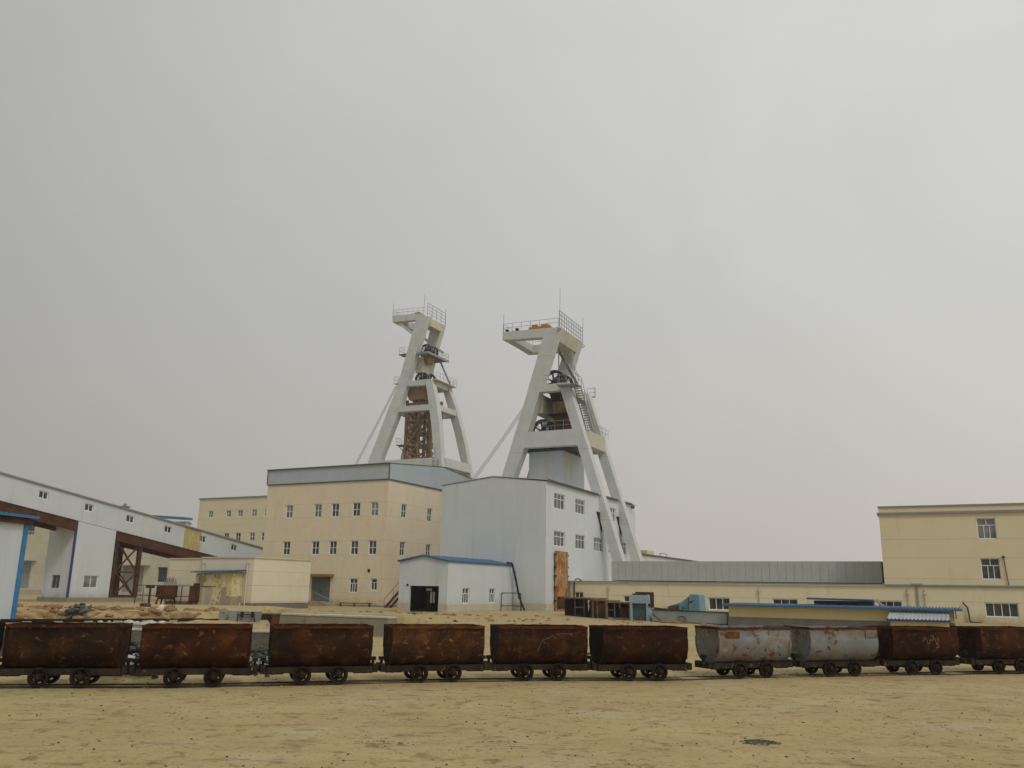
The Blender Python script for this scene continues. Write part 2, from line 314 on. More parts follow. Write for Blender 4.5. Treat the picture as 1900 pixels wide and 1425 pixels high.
# ------------------------------------------------------------------ ground
def ss_(a, b, x): t_ = max(0, min(1, (x-a)/(b-a))); return t_*t_*(3-2*t_)
def blockline(x): return 33.45-.5*(x+4.9)+2.6     # back of the concrete slab
def gz(x, y):
    n = mnoise.noise((x*.12, y*.15, 0))*.06+mnoise.noise((x*.4, y*.6, 3))*.035+mnoise.noise((x*1.5, y*2.2, 5))*.011
    near = ss_(30, 14, y); h = n*(.35+.9*near*ss_(17.2, 15.5, y-.32*x*(1 if abs(x) < 14 else 0)))
    # raised yard on the left
    fade = ss_(70, 34, y)*.87
    m1 = ss_(24.3, 24.75, y)*ss_(-6.15-.29*(y-24), -6.5-.29*(y-24), x)
    m2 = ss_(blockline(x)+.35, blockline(x)+.8, y)*ss_(4, -6, x)
    m = max(m1, m2); h += fade*m
    # low bank cut into the yard
    bank = ss_(-6.5, -9.5, x+.12*(y-24)); nn = mnoise.noise((x*.6, 0, 9))*.7+mnoise.noise((x*2.1, 0, 4))*.25
    h += .23*bank*ss_(27.3+nn, 27.9+nn, y)*ss_(60, 40, y)+.16*bank*ss_(25.5, 27, y)*ss_(34, 30, y)*mnoise.noise((x*1.6, y*1.6, 1))
    h += .14*math.exp(-((x-0)**2/90+(y-72)**2/60))
    for yc, sl_, am in ((11.3, .10, .028), (12.9, .10, .028), (14.4, -.06, .022), (13.2, -.06, .018), (15.6, .22, .02)):
        dy = (y-yc-sl_*x-.35*math.sin(x*.16+yc))/.16
        if abs(dy) < 3.5: h += am*(-math.exp(-dy*dy)+.6*math.exp(-(abs(dy)-1.9)**2*2.5))*(.6+.8*mnoise.noise((x*.3, yc, 0)))
    # old track lies in a slight hollow, loose lip beyond it
    return h
def lin(a, b, n): return [a+(b-a)*i/n for i in range(n)]
xs = lin(-400, -90, 14)+lin(-90, -34, 28)+lin(-34, 34, 227)+lin(34, 90, 28)+lin(90, 401, 14)+[401]
ys = lin(-60, 7, 8)+lin(7, 9, 8)+lin(9, 17.4, 84)+lin(17.4, 46, 114)+lin(46, 100, 36)+lin(100, 421, 14)+[421]
g = MB(); nx = len(xs); g.v = [Vector((x, y, gz(x, y))) for y in ys for x in xs]
g.f = [(j*nx+i, j*nx+i+1, (j+1)*nx+i+1, (j+1)*nx+i) for j in range(len(ys)-1) for i in range(nx-1)]
gm = M('sand', (.42, .342, .172), (.385, .305, .148), .28, .95, 0,
       [((.32, .235, .115), .5, .5, .66, (.8, 1, 1), .5), ((.44, .375, .235), .7, .5, .66, (.8, 1.1, 1), .6), ((.24, .16, .075), 1.7, .54, .68, (.8, 1, 1), .75),
        ((.20, .135, .065), 4, .54, .66, (.8, 1, 1), .75), ((.15, .11, .065), 8, .58, .68, (.9, 1, 1), .8), ((.15, .105, .055), 14, .56, .68, (1, 1, 1), .55), ((.50, .43, .28), 10, .58, .7, (1, 1, 1), .5),
        ((.52, .46, .32), 26, .6, .7, (1, 1, 1), .5), ((.14, .10, .06), 26, .6, .7, (1, 1, 1), .4)], .6, 12)
t_ = gm.node_tree; bs_ = t_.nodes['Principled BSDF']; ge = N(t_, 'ShaderNodeNewGeometry'); s3 = N(t_, 'ShaderNodeSeparateXYZ'); t_.links.new(ge.outputs['True Normal'], s3.inputs[0])
mr_ = N(t_, 'ShaderNodeMapRange'); mr_.inputs[1].default_value = .985; mr_.inputs[2].default_value = .93; t_.links.new(s3.outputs[2], mr_.inputs[0])
tcg = N(t_, 'ShaderNodeTexCoord'); sg = N(t_, 'ShaderNodeSeparateXYZ'); t_.links.new(tcg.outputs['Object'], sg.inputs[0]); fac = mr_.outputs[0]
for ax_, lo_, hi_ in ((0, -8.5, -11), (1, 26.0, 26.8), (1, 30.0, 28.8)):
    q1 = N(t_, 'ShaderNodeMapRange'); q1.inputs[1].default_value = lo_; q1.inputs[2].default_value = hi_; t_.links.new(sg.outputs[ax_], q1.inputs[0])
    q2 = N(t_, 'ShaderNodeMath', operation='MULTIPLY'); t_.links.new(fac, q2.inputs[0]); t_.links.new(q1.outputs[0], q2.inputs[1]); fac = q2.outputs[0]
mx_ = N(t_, 'ShaderNodeMix', data_type='RGBA'); nq = N(t_, 'ShaderNodeTexNoise'); nq.inputs['Scale'].default_value = 1.6; nq.inputs['Detail'].default_value = 6; t_.links.new(tcg.outputs['Object'], nq.inputs['Vector']); nr = N(t_, 'ShaderNodeMapRange'); nr.inputs[1].default_value = .42; nr.inputs[2].default_value = .6; t_.links.new(nq.outputs[0], nr.inputs[0]); q3 = N(t_, 'ShaderNodeMath', operation='MULTIPLY'); t_.links.new(fac, q3.inputs[0]); t_.links.new(nr.outputs[0], q3.inputs[1]); t_.links.new(q3.outputs[0], mx_.inputs[0]); src = bs_.inputs['Base Color'].links[0].from_socket
t_.links.new(src, mx_.inputs[6]); mx_.inputs[7].default_value = (.24, .135, .062, 1); t_.links.new(mx_.outputs[2], bs_.inputs['Base Color'])
ground = g.build('ground', gm, None, 60); ground['kind'] = 'structure'

# pebbles and crumbs of coal lying on the sand
def scatter(name, n, mat, rmin, rmax, label, ylo=9.2, yhi=19):
    mb = MB(); k = 0
    while k < n:
        y = ylo+(yhi-ylo)*random.random()**1.2; x = random.uniform(-.66, .66)*y
        if mnoise.noise((x*.7, y*1.1, 31)) < random.uniform(-.35, .35): continue
        r = rmin+(rmax-rmin)*random.random()**5; mb.blob((x, y, gz(x, y)+r*.15), r, (1, 1, .6)); k += 1
    o = mb.build(name, mat); o['kind'] = 'stuff'; o['label'] = label; o['category'] = 'gravel'
scatter('sand_gravel', 3000, 'sand_stone', .004, .024, 'pale pebbles strewn over the sandy foreground')
scatter('coal_crumbs', 1500, 'dark_stone', .004, .022, 'dark crumbs of coal strewn over the sandy foreground')
def patch_pile(name, x, y, rx, ry, n, rr, mat, label, cat, sq=.4, z=None, h=.03):
    mb = MB()
    for _ in range(n):
        a_ = random.random()*6.283; d_ = random.random()**.7; px, py = x+math.cos(a_)*d_*rx, y+math.sin(a_)*d_*ry
        mb.blob((px, py, (gz(px, py) if z is None else z)+h*(1-d_)), rr*random.uniform(.4, 1.3), (1.3, 1, sq))
    o = tag(mb.build(name, mat), label, cat); o['kind'] = 'stuff'; return o
patch_pile('ash_heap', 3.47, 12.41, .28, .26, 160, .017, 'debris_grey', 'small flat heap of grey ash on the sand at lower right', 'ash heap', .4)
patch_pile('coal_smear', -1.6, 11.7, .5, .2, 55, .010, 'dark_stone', 'dark smear of coal dust on the sand at lower centre left', 'coal smear', .3)
patch_pile('coal_smear', -.1, 11.9, .35, .12, 35, .009, 'dark_stone', 'thin dark streak of coal dust on the sand at bottom centre', 'coal smear', .3)

# ------------------------------------------------------------------ mine wagons
def tub_profile(hw, zb, zt):
    pts = [(hw, zt), (hw-.004, zt-.10), (hw-.012, zt-.22), (hw+.012, zt-.27), (hw+.012, zt-.34)]
    z1 = zt-.34; n = 12
    for i in range(1, n+1):
        a_ = math.pi/2*i/n; ex = 2/2.3
        pts.append(((hw+.012)*math.cos(a_)**ex if i < n else 0, z1-(z1-zb)*math.sin(a_)**ex))
    return pts
def tub_mesh(seed):
    mb = MB(); hw = .51; L_ = 1.005; pr = tub_profile(hw, .33, 1.17); full = pr+[(-y, z) for y, z in pr[-2::-1]]
    inn = [(y*.965, z+.02 if abs(y) < .45 else z) for y, z in full]; inn[0] = (inn[0][0], 1.17); inn[-1] = (inn[-1][0], 1.17)
    nxs = 30; m = len(full); rnd = random.Random(seed)
    dents = [(rnd.uniform(-1, 1), rnd.uniform(.5, 1.1), rnd.uniform(.08, .25), rnd.uniform(-.035, .015)) for _ in range(9)]
    def dis(x, y, z):
        d = mnoise.noise((x*2+seed, y*2, z*2))*.010+mnoise.noise((x*6+seed, y*6, z*6))*.004
        for a_, b_, r_, k_ in dents: d += k_*math.exp(-((x-a_)**2+(z-b_)**2)/r_**2)
        return d
    vs_, fs = [], []
    for sh in (full, inn):
        for i in range(nxs+1):
            x = -L_+2*L_*i/nxs
            for y, z in sh:
                d = dis(x, y, z); s_ = 1+d/max(.2, abs(y)+.001) if abs(y) > .1 else 1
                vs_.append((x+(0 if 0 < i < nxs else mnoise.noise((y*3, z*3, seed))*.006), y*s_, z))
    for o_ in (0, (nxs+1)*m):
        for i in range(nxs):
            for k in range(m-1): fs.append((o_+i*m+k, o_+i*m+k+1, o_+(i+1)*m+k+1, o_+(i+1)*m+k))
    mb.add(vs_, fs)
    # end plates (thickness 2 cm), a flat sheet closing the U
    for sx in (-1, 1):
        poly = [(sx*L_, y, z) for y, z in full]
        mb.prism(poly[:], (-sx*.02, 0, 0))
    return mb
def wheel_mb(y, s):
    mb = MB(); r = .188
    mb.lathe([(.04, -.02), (.085, -.03), (.085, .03), (.04, .04)], (0, y, r), (0, s, 0), 20); mb.lathe([(r*.60, -.035), (r*.93, -.045), (r*.95, .03), (r, .035), (r, .055), (r*.76, .055), (r*.72, .03), (r*.60, .015)], (0, y, r), (0, s, 0), 28)
    for k in range(5):
        a_ = 2*math.pi*k/5+.3*y*7; d = Vector((math.cos(a_), 0, math.sin(a_)))
        c = Vector((0, y, r)); mb.beam(c+d*.03, c+d*r*.66, .045, .075, (0, 1, 0)) if True else None
    return mb
def hub_mb(y, s):
    mb = MB(); mb.lathe([(.001, .12), (.03, .118), (.052, .10), (.06, .06), (.06, -.05), (.001, -.05)], (0, y, .188), (0, s, 0), 18, False); return mb
WHEELX = (-.375, .375)
def make_wagon(label, mat, seed):
    t = wthing('mine_wagon', label, 'mine wagon', 0, 0, 0, 0, 'four-wheeled mine wagons standing in a row on the track')
    tub_mesh(seed).build('tub', mat, t, 35)
    r = MB()
    for sy in (-1, 1):
        pts = [(-1.02+2.04*i/16, sy*(.514+random.uniform(-.004, .004)), 1.145+random.uniform(-.011, .008)) for i in range(17)]
        for p, q in zip(pts, pts[1:]): r.beam(p, q, .022, .055)
    for sx in (-1, 1): r.beam((sx*1.015, -.507, 1.147), (sx*1.015, .507, 1.147), .028, .055)
    r.build('rim', 'rim_rust', t)
    pr = tub_profile(.51, .33, 1.17); full = pr+[(-y, z) for y, z in pr[-2::-1]]
    for sx in (-1, 1):
        e = MB()
        for (y0, z0), (y1, z1) in zip(full[:-1], full[1:]): e.beam((sx*1.01, y0*.985, z0), (sx*1.01, y1*.985, z1), .016, .03)
        e.build('end_flange', mat, t)
    f = MB()
    for sy in (-1, 1): f.box(-1.08, 1.08, sy*.27-.04, sy*.27+.04, .225, .345)
    for x in (-.8, 0, .8): f.box(x-.03, x+.03, -.24, .24, .26, .33)
    for sx in (-1, 1):
        for sy in (-1, 1): f.box(min(sx*.74, sx*1.1), max(sx*.74, sx*1.1), sy*.27-.035*sy-.012, sy*.27-.035*sy+.012, .2, .25)
        for k in range(9): f.blob((sx*random.uniform(.72, 1.12), random.choice((-1, 1))*random.uniform(.2, .33), .235), .05, (1.3, 1, .7))
    f.build('frame', 'frame_dirty', t)
    for sx in (-1, 1):
        b = MB(); b.box(min(sx*1.1, sx*1.2), max(sx*1.1, sx*1.2), -.3, .3, .22, .37)
        b.loft([[(sx*1.2, -.14, .24), (sx*1.2, .14, .24), (sx*1.2, .14, .36), (sx*1.2, -.14, .36)], [(sx*1.235, -.11, .26), (sx*1.235, .11, .26), (sx*1.235, .11, .34), (sx*1.235, -.11, .34)]])
        b.build('bumper', 'frame_dirty', t)
        c = MB(); c.box(sx*1.14-.055, sx*1.14+.055, -.075, .075, .445, .515); c.box(sx*1.14-.025, sx*1.14+.025, -.03, .03, .37, .445); c.build('coupling_pin', 'black_grease', t)
    for x in WHEELX:
        a = MB(); a.lathe([(.001, -.34), (.035, -.34), (.035, .34), (.001, .34)], (x, 0, .188), (0, 1, 0), 10, False)
        a.box(x-.06, x+.06, -.24, -.18, .14, .25); a.box(x-.06, x+.06, .18, .24, .14, .25); a.build('axle', 'black_grease', t, 40)
        for sy in (-1, 1):
            wm = wheel_mb(sy*.33, sy); o = wm.build('wheel', 'wheel_steel', t, 40); o.location.x = x
            h = hub_mb(sy*.33, sy).build('hub', 'hub_rust', o, 50)
    return t
def kids(o): return [c for c in COL.objects if c.parent == o]
def copy_thing(src, label):
    r = src.copy(); COL.objects.link(r); r['label'] = label
    for c in kids(src):
        c2 = c.copy(); COL.objects.link(c2); c2.parent = r
        for d in kids(c):
            d2 = d.copy(); COL.objects.link(d2); d2.parent = c2
    return r
def place_wagon(t, x, y, deg, tint):
    th = R(deg); t.location = (x-math.sin(th)*.33, y+math.cos(th)*.33, .012); t.rotation_euler = (0, 0, th)
    for c in kids(t):
        if c.name.split('.')[0] in ('tub', 'rim', 'end_flange'): c.color = (*tint, 1)
w1 = make_wagon('dark brown rusty mine wagon at the left edge, in front of the blue-trimmed shed', 'wagon_rust', 1)
w4 = make_wagon('mine wagon with orange flaking sides, just right of the concrete slab end', 'wagon_rust', 4)
w7 = make_wagon('grey painted mine wagon with an orange plate, left of the two grey ones', 'wagon_grey_paint', 7)
spec = [
 (w1, -8.62, 17.22, 10.5, (.85, .85, .80)),
 (copy_thing(w4, 'reddish rusty mine wagon in front of the raised track, second full one from left'), -6.20, 17.66, 15, (1.05, .82, .68)),
 (copy_thing(w1, 'brown mine wagon just in front of the left end of the long concrete slab'), -3.87, 18.46, 19, (.95, .86, .76)),
 (w4, -1.54, 19.27, 19, (1.5, 1.35, 1.1)),
 (copy_thing(w1, 'rusty mine wagon with a faint pale chalk arc on its side'), .76, 19.89, 12, (1.0, .85, .75)),
 (copy_thing(w4, 'darkest rusty mine wagon, just left of the wide gap before the grey ones'), 3.10, 20.26, 12.5, (.66, .56, .5)),
 (w7, 5.86, 21.27, 20.5, (1, 1, 1)),
 (copy_thing(w7, 'mottled grey mine wagon with an outlined stencil at its upper right corner'), 8.30, 22.08, 19, (1, 1, 1)),
 (copy_thing(w1, 'brown mine wagon with pale chalk letters on its side'), 10.68, 22.82, 17, (.9, .68, .52)),
 (copy_thing(w4, 'orange brown mine wagon cut off by the right edge of the photo'), 13.40, 23.72, 17, (.95, .78, .62)),
 (copy_thing(w4, 'dark mine wagon of which only the end shows at the left edge'), -11.02, 16.80, 9.5, (.3, .35, .38))]
for s_ in spec: place_wagon(*s_)
WG = [s_[0] for s_ in spec]
# the second grey tub gets dents of its own, and its own wear
def sub(t, nm): return [c for c in kids(t) if c.name.split('.')[0] == nm]
def retub(t, seed, mat):
    o = sub(t, 'tub')[0]; n_ = tub_mesh(seed).build('tub_tmp', mat, None, 35); me = n_.data; bpy.data.objects.remove(n_); o.data = me; me.name = 'tub'
for i, sd_ in ((1, 12), (2, 13), (4, 15), (5, 16), (8, 19), (9, 20)): retub(WG[i], sd_, 'wagon_rust')
retub(WG[7], 18, 'wagon_grey_paint')
def stroke(t, pts, r=.007, mat='chalk', name='chalk_mark', y=-.532):   # pts in wagon side coordinates (x, z)
    mb = MB(); mb.tube([(x, y-(.003 if z > .83 else 0), z) for x, z in pts], r, 5); return mb.build(name, mat, t)
# chalk letters: pixel scale of the side is about 56 px/m along, 69 px/m up
def px9(a, b): return ((1690+a/19-1716)/56., .035+1.17-((1170+b/19)-1164)/69.)
wc = WG[8]
for pts in ([(405, 245), (402, 320), (365, 390)], [(455, 262), (480, 310), (505, 385), (535, 450), (565, 460), (600, 400), (585, 320)], [(625, 290), (650, 340), (678, 375), (715, 290), (725, 215), (650, 195)],
            [(800, 280), (745, 310), (800, 345), (760, 380)], [(865, 255), (875, 375)], [(885, 425), (800, 430), (800, 470), (865, 495), (890, 530), (860, 565), (800, 585)]):
    stroke(wc, [px9(*p) for p in pts], .0075, y=-.536)
wc = WG[4]
def px5(a, b): return ((880+a/4.524-1000)/76., .035+1.17-((1100+b/4.524)-1162)/80.)
for pts in ([(497, 485), (512, 440), (530, 400), (575, 385), (620, 362)], [(640, 355), (700, 347), (750, 352), (765, 362)]): stroke(wc, [px5(*p) for p in pts], .005, 'chalk_faint', y=-.534)
def plate(t, x0, x1, z0, z1, mat, strokes, smat, outline=None):
    mb = MB(); mb.box(x0, x1, -.512, -.5, z0, z1); p = mb.build('number_plate', mat, t); w_, h_ = x1-x0, z1-z0
    for st in strokes:
        k = MB(); k.tube([(x0+w_*a, -.515, z0+h_*b) for a, b in st], .006, 5); k.build('letter', smat, p)
    if outline:
        k = MB(); e_ = .012
        for q in (((x0, z0), (x1, z0)), ((x0, z0), (x0, z1)), ((x1, z0), (x1, z1)), ((x0, z0), (x0+.0, z0-.05))): k.tube([(q[0][0], -.515, q[0][1]), (q[1][0], -.515, q[1][1])], .009, 5)
        k.build('stencil_outline', outline, p)
plate(WG[6], -.84, -.45, .91, 1.07, 'plate_orange', [[(.2, .3), (.35, .75)], [(.15, .7), (.3, .2)], [(.42, .8), (.42, .25), (.55, .22), (.57, .8)], [(.68, .8), (.68, .2)], [(.68, .8), (.85, .78)], [(.68, .5), (.8, .5)]], 'chalk_faint')
plate(WG[7], .65, 1.02, .92, 1.09, 'wagon_grey_paint', [[(.12, .8), (.2, .3), (.32, .25), (.33, .75)], [(.58, .75), (.45, .7), (.55, .5), (.62, .3), (.42, .25)], [(.8, .8), (.82, .22)]], 'chalk_faint', 'dark_stone')

# track under the wagons: two rails on buried sleepers
trk = [(x-math.sin(R(d))*.33, y+math.cos(R(d))*.33, d) for (_, x, y, d, _) in [spec[10]]+spec[:10]]
trk = [(-20, 15.6, 8)]+trk+[(22, 26.6, 17), (40, 32, 17)]
t = wthing('rail_track', 'half-buried narrow-gauge track under the row of mine wagons', 'railway track', 0, 0)
for sy in (-1, 1):
    mb = MB(); pts = [Vector((x-math.sin(R(d))*sy*.30, y+math.cos(R(d))*sy*.30, -.016)) for x, y, d in trk]
    for p, q in zip(pts, pts[1:]): mb.beam(p, q, .05, .06)
    mb.build('rail', 'rail_steel', t)
for i in range(60):
    k = i/59*(len(trk)-1.001); j = int(k); f_ = k-j; x = trk[j][0]*(1-f_)+trk[j+1][0]*f_; y = trk[j][1]*(1-f_)+trk[j+1][1]*f_; d = R(trk[j][2])
    mb = MB(); n_ = Vector((-math.sin(d), math.cos(d), 0)); c = Vector((x, y, -.085)); mb.beam(c-n_*.55, c+n_*.55, .16, .12); mb.build('sleeper', 'frame_dirty', t)
mb = MB()
for _ in range(420):
    k = random.random()*9.5+1; j = int(k); f_ = k-j; x = trk[j][0]*(1-f_)+trk[j+1][0]*f_; y = trk[j][1]*(1-f_)+trk[j+1][1]*f_; d = R(trk[j][2]); o_ = random.choice((random.uniform(-.55, -.3), random.uniform(.3, 1.3), random.uniform(-.3, .3)))
    px, py = x-math.sin(d)*o_, y+math.cos(d)*o_; mb.blob((px, py, gz(px, py)), random.uniform(.01, .03), (1.2, 1, .7))
o = mb.build('track_rubble', 'rubble_brown'); o['kind'] = 'stuff'; o['label'] = 'brown crumbs of dirt along the track'; o['category'] = 'rubble'

# ------------------------------------------------------------------ raised platform: brick wall, coping, rail, trolley
t = wthing('brick_platform_wall', 'grey brick retaining wall with white coping behind the left wagons', 'retaining wall', -6.8, 23.9)
mb = MB(); wx0 = -26
zrow = 0.0; rw = 0
while zrow < .70:
    x = wx0+(.12 if rw % 2 else 0)
    while x < -6.45:
        if x < -15 and False: break
        x2 = min(x+.19, -6.40); mb.box(x-(-6.8), x2-(-6.8), -.02-random.uniform(0, .012), .25, zrow, zrow+.045); x += .20
    zrow += .054; rw += 1
    if x > 0: break
mb.build('brick_face', 'brick_grey', t)
mb = MB(); mb.box(wx0+6.8, .38, .0, .24, -.1, .735); mb.build('mortar_core', 'platform_concrete', t)
mb = MB()
for i in range(25): a = -19.4+i*.795; mb.box(a, a+.785 if i < 24 else .42, -.05, .3, .74, .79+random.uniform(-.006, .006))
mb.build('coping', 'coping_white', t)
mb = MB(); mb.box(-19.2, -.55, .31, .55, .6, .87); mb.build('platform_edge', 'platform_concrete', t)
mb = MB(); mb.box(-3.7, -.5, .29, .56, .872, .915); mb.build('platform_lip', 'coping_white', t)
t = wthing('siding_track', 'short raised track with white sleeper ends on the platform', 'railway track', -11.9, 24.7, .88)
for k_ in (0, .6):
    mb = MB(); mb.beam((-6, -5.4+k_*1.2, .04) if False else (-3, -2.1+k_, .06), (4.2, 3.2+k_, .03), .05, .07); mb.build('rail', 'rail_steel', t)
for i in range(11):
    x = -2.4+i*.62; y = -2.1+(x+3)*.736; mb = MB(); mb.box(x-.09, x+.09, y-.12, y+.75, -.03, .045); mb.build('sleeper', 'sleeper', t)
# grey flat trolley and the rusty box behind it
t = wthing('rail_trolley', 'small grey steel trolley with a bent handle on the platform track', 'trolley', -8.35, 27.2, .76, R(5))
mb = MB(); mb.box(-.52, .02, -.3, .35, .08, .43); mb.build('body', 'trolley_grey', t)
mb = MB(); mb.prism([(.04, -.3, .1), (.62, -.3, .1), (.66, -.3, .42), (.04, -.3, .42)], (0, .6, 0)); mb.build('bin', 'trolley_grey', t)
mb = MB(); mb.tube([(.05, -.36, .08), (.08, -.36, .33), (.55, -.36, .34), (.58, -.36, .1)], .015); mb.box(.14, .22, -.38, -.31, .26, .42); mb.box(.45, .53, -.38, -.31, .26, .42); mb.build('handle', 'black_grease', t)
mb = MB(); mb.box(-.5, .66, -.28, .28, -.0, .07); mb.build('chassis', 'rust_beam', t)
for x in (-.3, .4):
    mb = MB(); mb.lathe([(.001, -.33), (.1, -.33), (.1, -.27), (.03, -.27), (.03, .27), (.1, .27), (.1, .33), (.001, .33)], (x, 0, .03), (0, 1, 0), 16, False); mb.build('wheel_pair', 'black_grease', t)
t = wthing('rusty_box', 'dark rusty steel box between the trolley and the concrete slab', 'steel box', -8.05, 28.6, .7, R(-12))
mb = MB(); mb.box(0, .42, 0, .5, 0, .36); mb.build('box_body', 'rust_beam', t)
mb = MB(); mb.box(-.03, .45, -.03, .53, .36, .39); mb.build('lid', 'scrap_tan', t)
mb = MB(); mb.box(.06, .36, -.02, -.001, .05, .32); mb.build('door', 'scrap_dark', t)
# long concrete slab at the yard edge
t = thing('concrete_slab', 'long low concrete ramp wall behind the fourth wagon', 'concrete wall', -23.4, 29.9)
mb = MB(); n_ = 20
for i in range(n_): a = -26.3+5.83*i/n_; mb.box(a, a+5.83/n_-.0, 29.9, 30.6, -.1, .78-.0*i)
mb = MB(); mb.box(-26.3, -20.47, 29.9, 30.55, -.1, .72); mb.build('slab_body', 'platform_concrete', t)
mb = MB(); mb.box(-26.32, -20.44, 29.87, 30.6, .723, .79); mb.build('slab_top', 'coping_white', t)

# rubbish between the wagons, debris on the bank
t = wthing('rubbish_heap', 'heap of white, pink and black rubbish between the first two full wagons', 'rubbish heap', -8.3, 19.5)
for k, (mat, n) in enumerate((('plastic_white', 60), ('debris_grey', 110), ('black_hose', 60))):
    mb = MB()
    for _ in range(n):
        x, y = random.gauss(0, .33), random.gauss(0, .22); z = max(.02, .70*math.exp(-(x*x+y*y)/.3)*random.uniform(.55, 1)); mb.blob((x, y, z), random.uniform(.03, .08), (1.5, .6, random.uniform(.3, 1.1)))
    mb.build(('plastic_scrap', 'ash_clump', 'black_bag')[k], mat, t)['kind'] = 'stuff'
mb = MB(); mb.blob((-.12, -.33, .60), .06, (.8, .8, 1.2)); mb.build('pink_wrapper', 'plastic_pink', t)
mb = MB()
for x, z_, a_ in ((-.08, .52, .7), (.16, .42, 1.3), (.05, .33, .8), (.27, .36, 1.1), (-.18, .40, .7)): mb.blob((x, -.40, z_), .075*a_, (1.4, .4, .7))
mb.build('white_bag', 'plastic_white', t)
t = wthing('ash_pile', 'dark pile of ash and wire between the second and third full wagons', 'ash heap', -5.8, 20.8)
mb = MB()
for _ in range(150):
    x, y = random.gauss(0, .35), random.gauss(0, .3); z = .6*math.exp(-(x*x+y*y)/.25)*random.uniform(.5, 1); mb.blob((x, y, z), random.uniform(.02, .07), (1.2, .8, .8))
mb.build('ash', 'debris_grey', t)['kind'] = 'stuff'
mb = MB()
for _ in range(14):
    a_ = random.random()*6; x, y = random.gauss(.1, .25), random.gauss(-.25, .1); mb.tube([(x, y, .12), (x+.12*math.cos(a_), y, .3), (x+.25*math.cos(a_), y-.02, .2+.2*random.random())], .012, 5)
mb.build('wire', 'plastic_white', t)
t = wthing('debris_mound', 'dark grey pile of broken rock on the earth bank behind the first wagon', 'debris pile', -13.35, 27.2, gz(-13.35, 27.2))
mb = MB()
for _ in range(170):
    s_ = random.random(); x = -.5+s_*.6+random.gauss(0, .1); y = -.2+s_*.4+random.gauss(0, .1); mb.blob((x, y, .0+s_*.5*random.uniform(.2, 1)), random.uniform(.03, .1), (1.2, 1, .8))
mb.build('rock_scrap', 'debris_grey', t)['kind'] = 'stuff'
mb = MB(); mb.add([(.05, -.05, .3), (.45, -.02, .48), (.38, .05, .25), (.1, .02, .12)], [(0, 1, 2, 3)]); mb.prism([(.0, -.1, .15), (.3, -.1, .42), (.34, -.1, .3)], (.02, .05, 0)); mb.build('torn_sheet', 'grey_steel', t)
mb = MB()
for dx, dz, r_ in ((0, .08, .13), (.08, .2, .1), (-.12, .03, .08)): mb.blob((-11.4+dx, 28.6, gz(-11.4, 28.6)+dz), r_, (1, .7, 1))
tag(mb.build('white_rubble', 'plastic_white'), 'white lump of plaster on the bank behind the second wagon', 'rubble')
for (x, y, r_, lb) in ((-15.6, 26.9, .16, 'dark hole-like clod on the left end of the earth bank'), (-12.9, 31.2, .12, 'dark clod of earth on top of the bank behind the first wagon'), (-12.2, 31.8, .09, 'small brown clod on the bank right of the darker one')):
    mb = MB()
    for _ in range(5): mb.blob((x+random.gauss(0, r_*.6), y, gz(x, y)+.05), r_, (1.2, .8, .7))
    tag(mb.build('earth_clod', 'dark_stone' if r_ > .1 else 'rubble_brown'), lb, 'earth clod')

def strew(name, mat, n, xr, yr, rr, label, sq=(1.2, 1, .7)):
    mb = MB()
    for _ in range(n):
        x, y = random.uniform(*xr), random.uniform(*yr)
        if mnoise.noise((x*1.3, y*2, 7)) < random.uniform(-.4, .3): continue
        mb.blob((x, y, gz(x, y)+.01), rr*random.uniform(.3, 1.5)**2, sq)
    o = mb.build(name, mat); o['kind'] = 'stuff'; o['label'] = label; o['category'] = 'rubble'
strew('platform_rubble', 'coping_white', 420, (-17, -9.8), (24.7, 25.6), .045, 'pale crumbled rubble along the platform behind the first wagon')
strew('bank_rubble', 'rubble_brown', 700, (-18, -9.5), (26.2, 30), .08, 'brown clods of earth strewn on the low bank')
strew('yard_rubble', 'rubble_brown', 500, (-30, 14), (46, 66), .09, 'small clods strewn over the far yard')
strew('dark_yard_scraps', 'dark_stone', 160, (-16, 12), (24.5, 58), .05, 'small dark scraps strewn over the yard')
# ------------------------------------------------------------------ guard shed at the left edge (own heading)
t = wthing('blue_trim_shed', 'white sheet-metal shed with bright blue corner post and roof edge at far left', 'shed', -13.74, 24.46, 0, R(81.1)+math.pi)
# local x runs towards the camera, wall face on y=0 (facing the yard), body towards +y... flipped below
mb = MB(); mb.box(0, 6, -3, 0, -.1, 3.56); mb.build('wall', 'white_sheet_plain', t)
mb = MB(); mb.box(-.03, .13, -.02, .035, -.1, 3.56); mb.box(-.03, .0, -.13, -.02, -.1, 3.56); mb.build('corner_post', 'blue_post', t)
mb = MB(); mb.box(-.12, 6, .0, .12, 3.56, 3.70); mb.box(-.12, 6, -3, 0, 3.56, 3.7); mb.build('fascia', 'rust_beam', t)
mb = MB()
for i in range(30): mb.box(-.2+i*.21, -.2+i*.21+.10, -3.1, .2, 3.72, 3.80); mb.box(-.2+i*.21+.10, -.2+i*.21+.21, -3.1, .2, 3.72, 3.775)
mb.build('roof', 'blue_post', t)
mb = MB(); mb.box(1.35, 2.2, .0, .03, 2.95, 3.5); mb.build('red_sign', 'red_paint', t)

# ------------------------------------------------------------------ buildings
def gable_block(mb, u0, u1, v0, v1, z0, ze): mb.box(u0, u1, v0, v1, z0, ze)
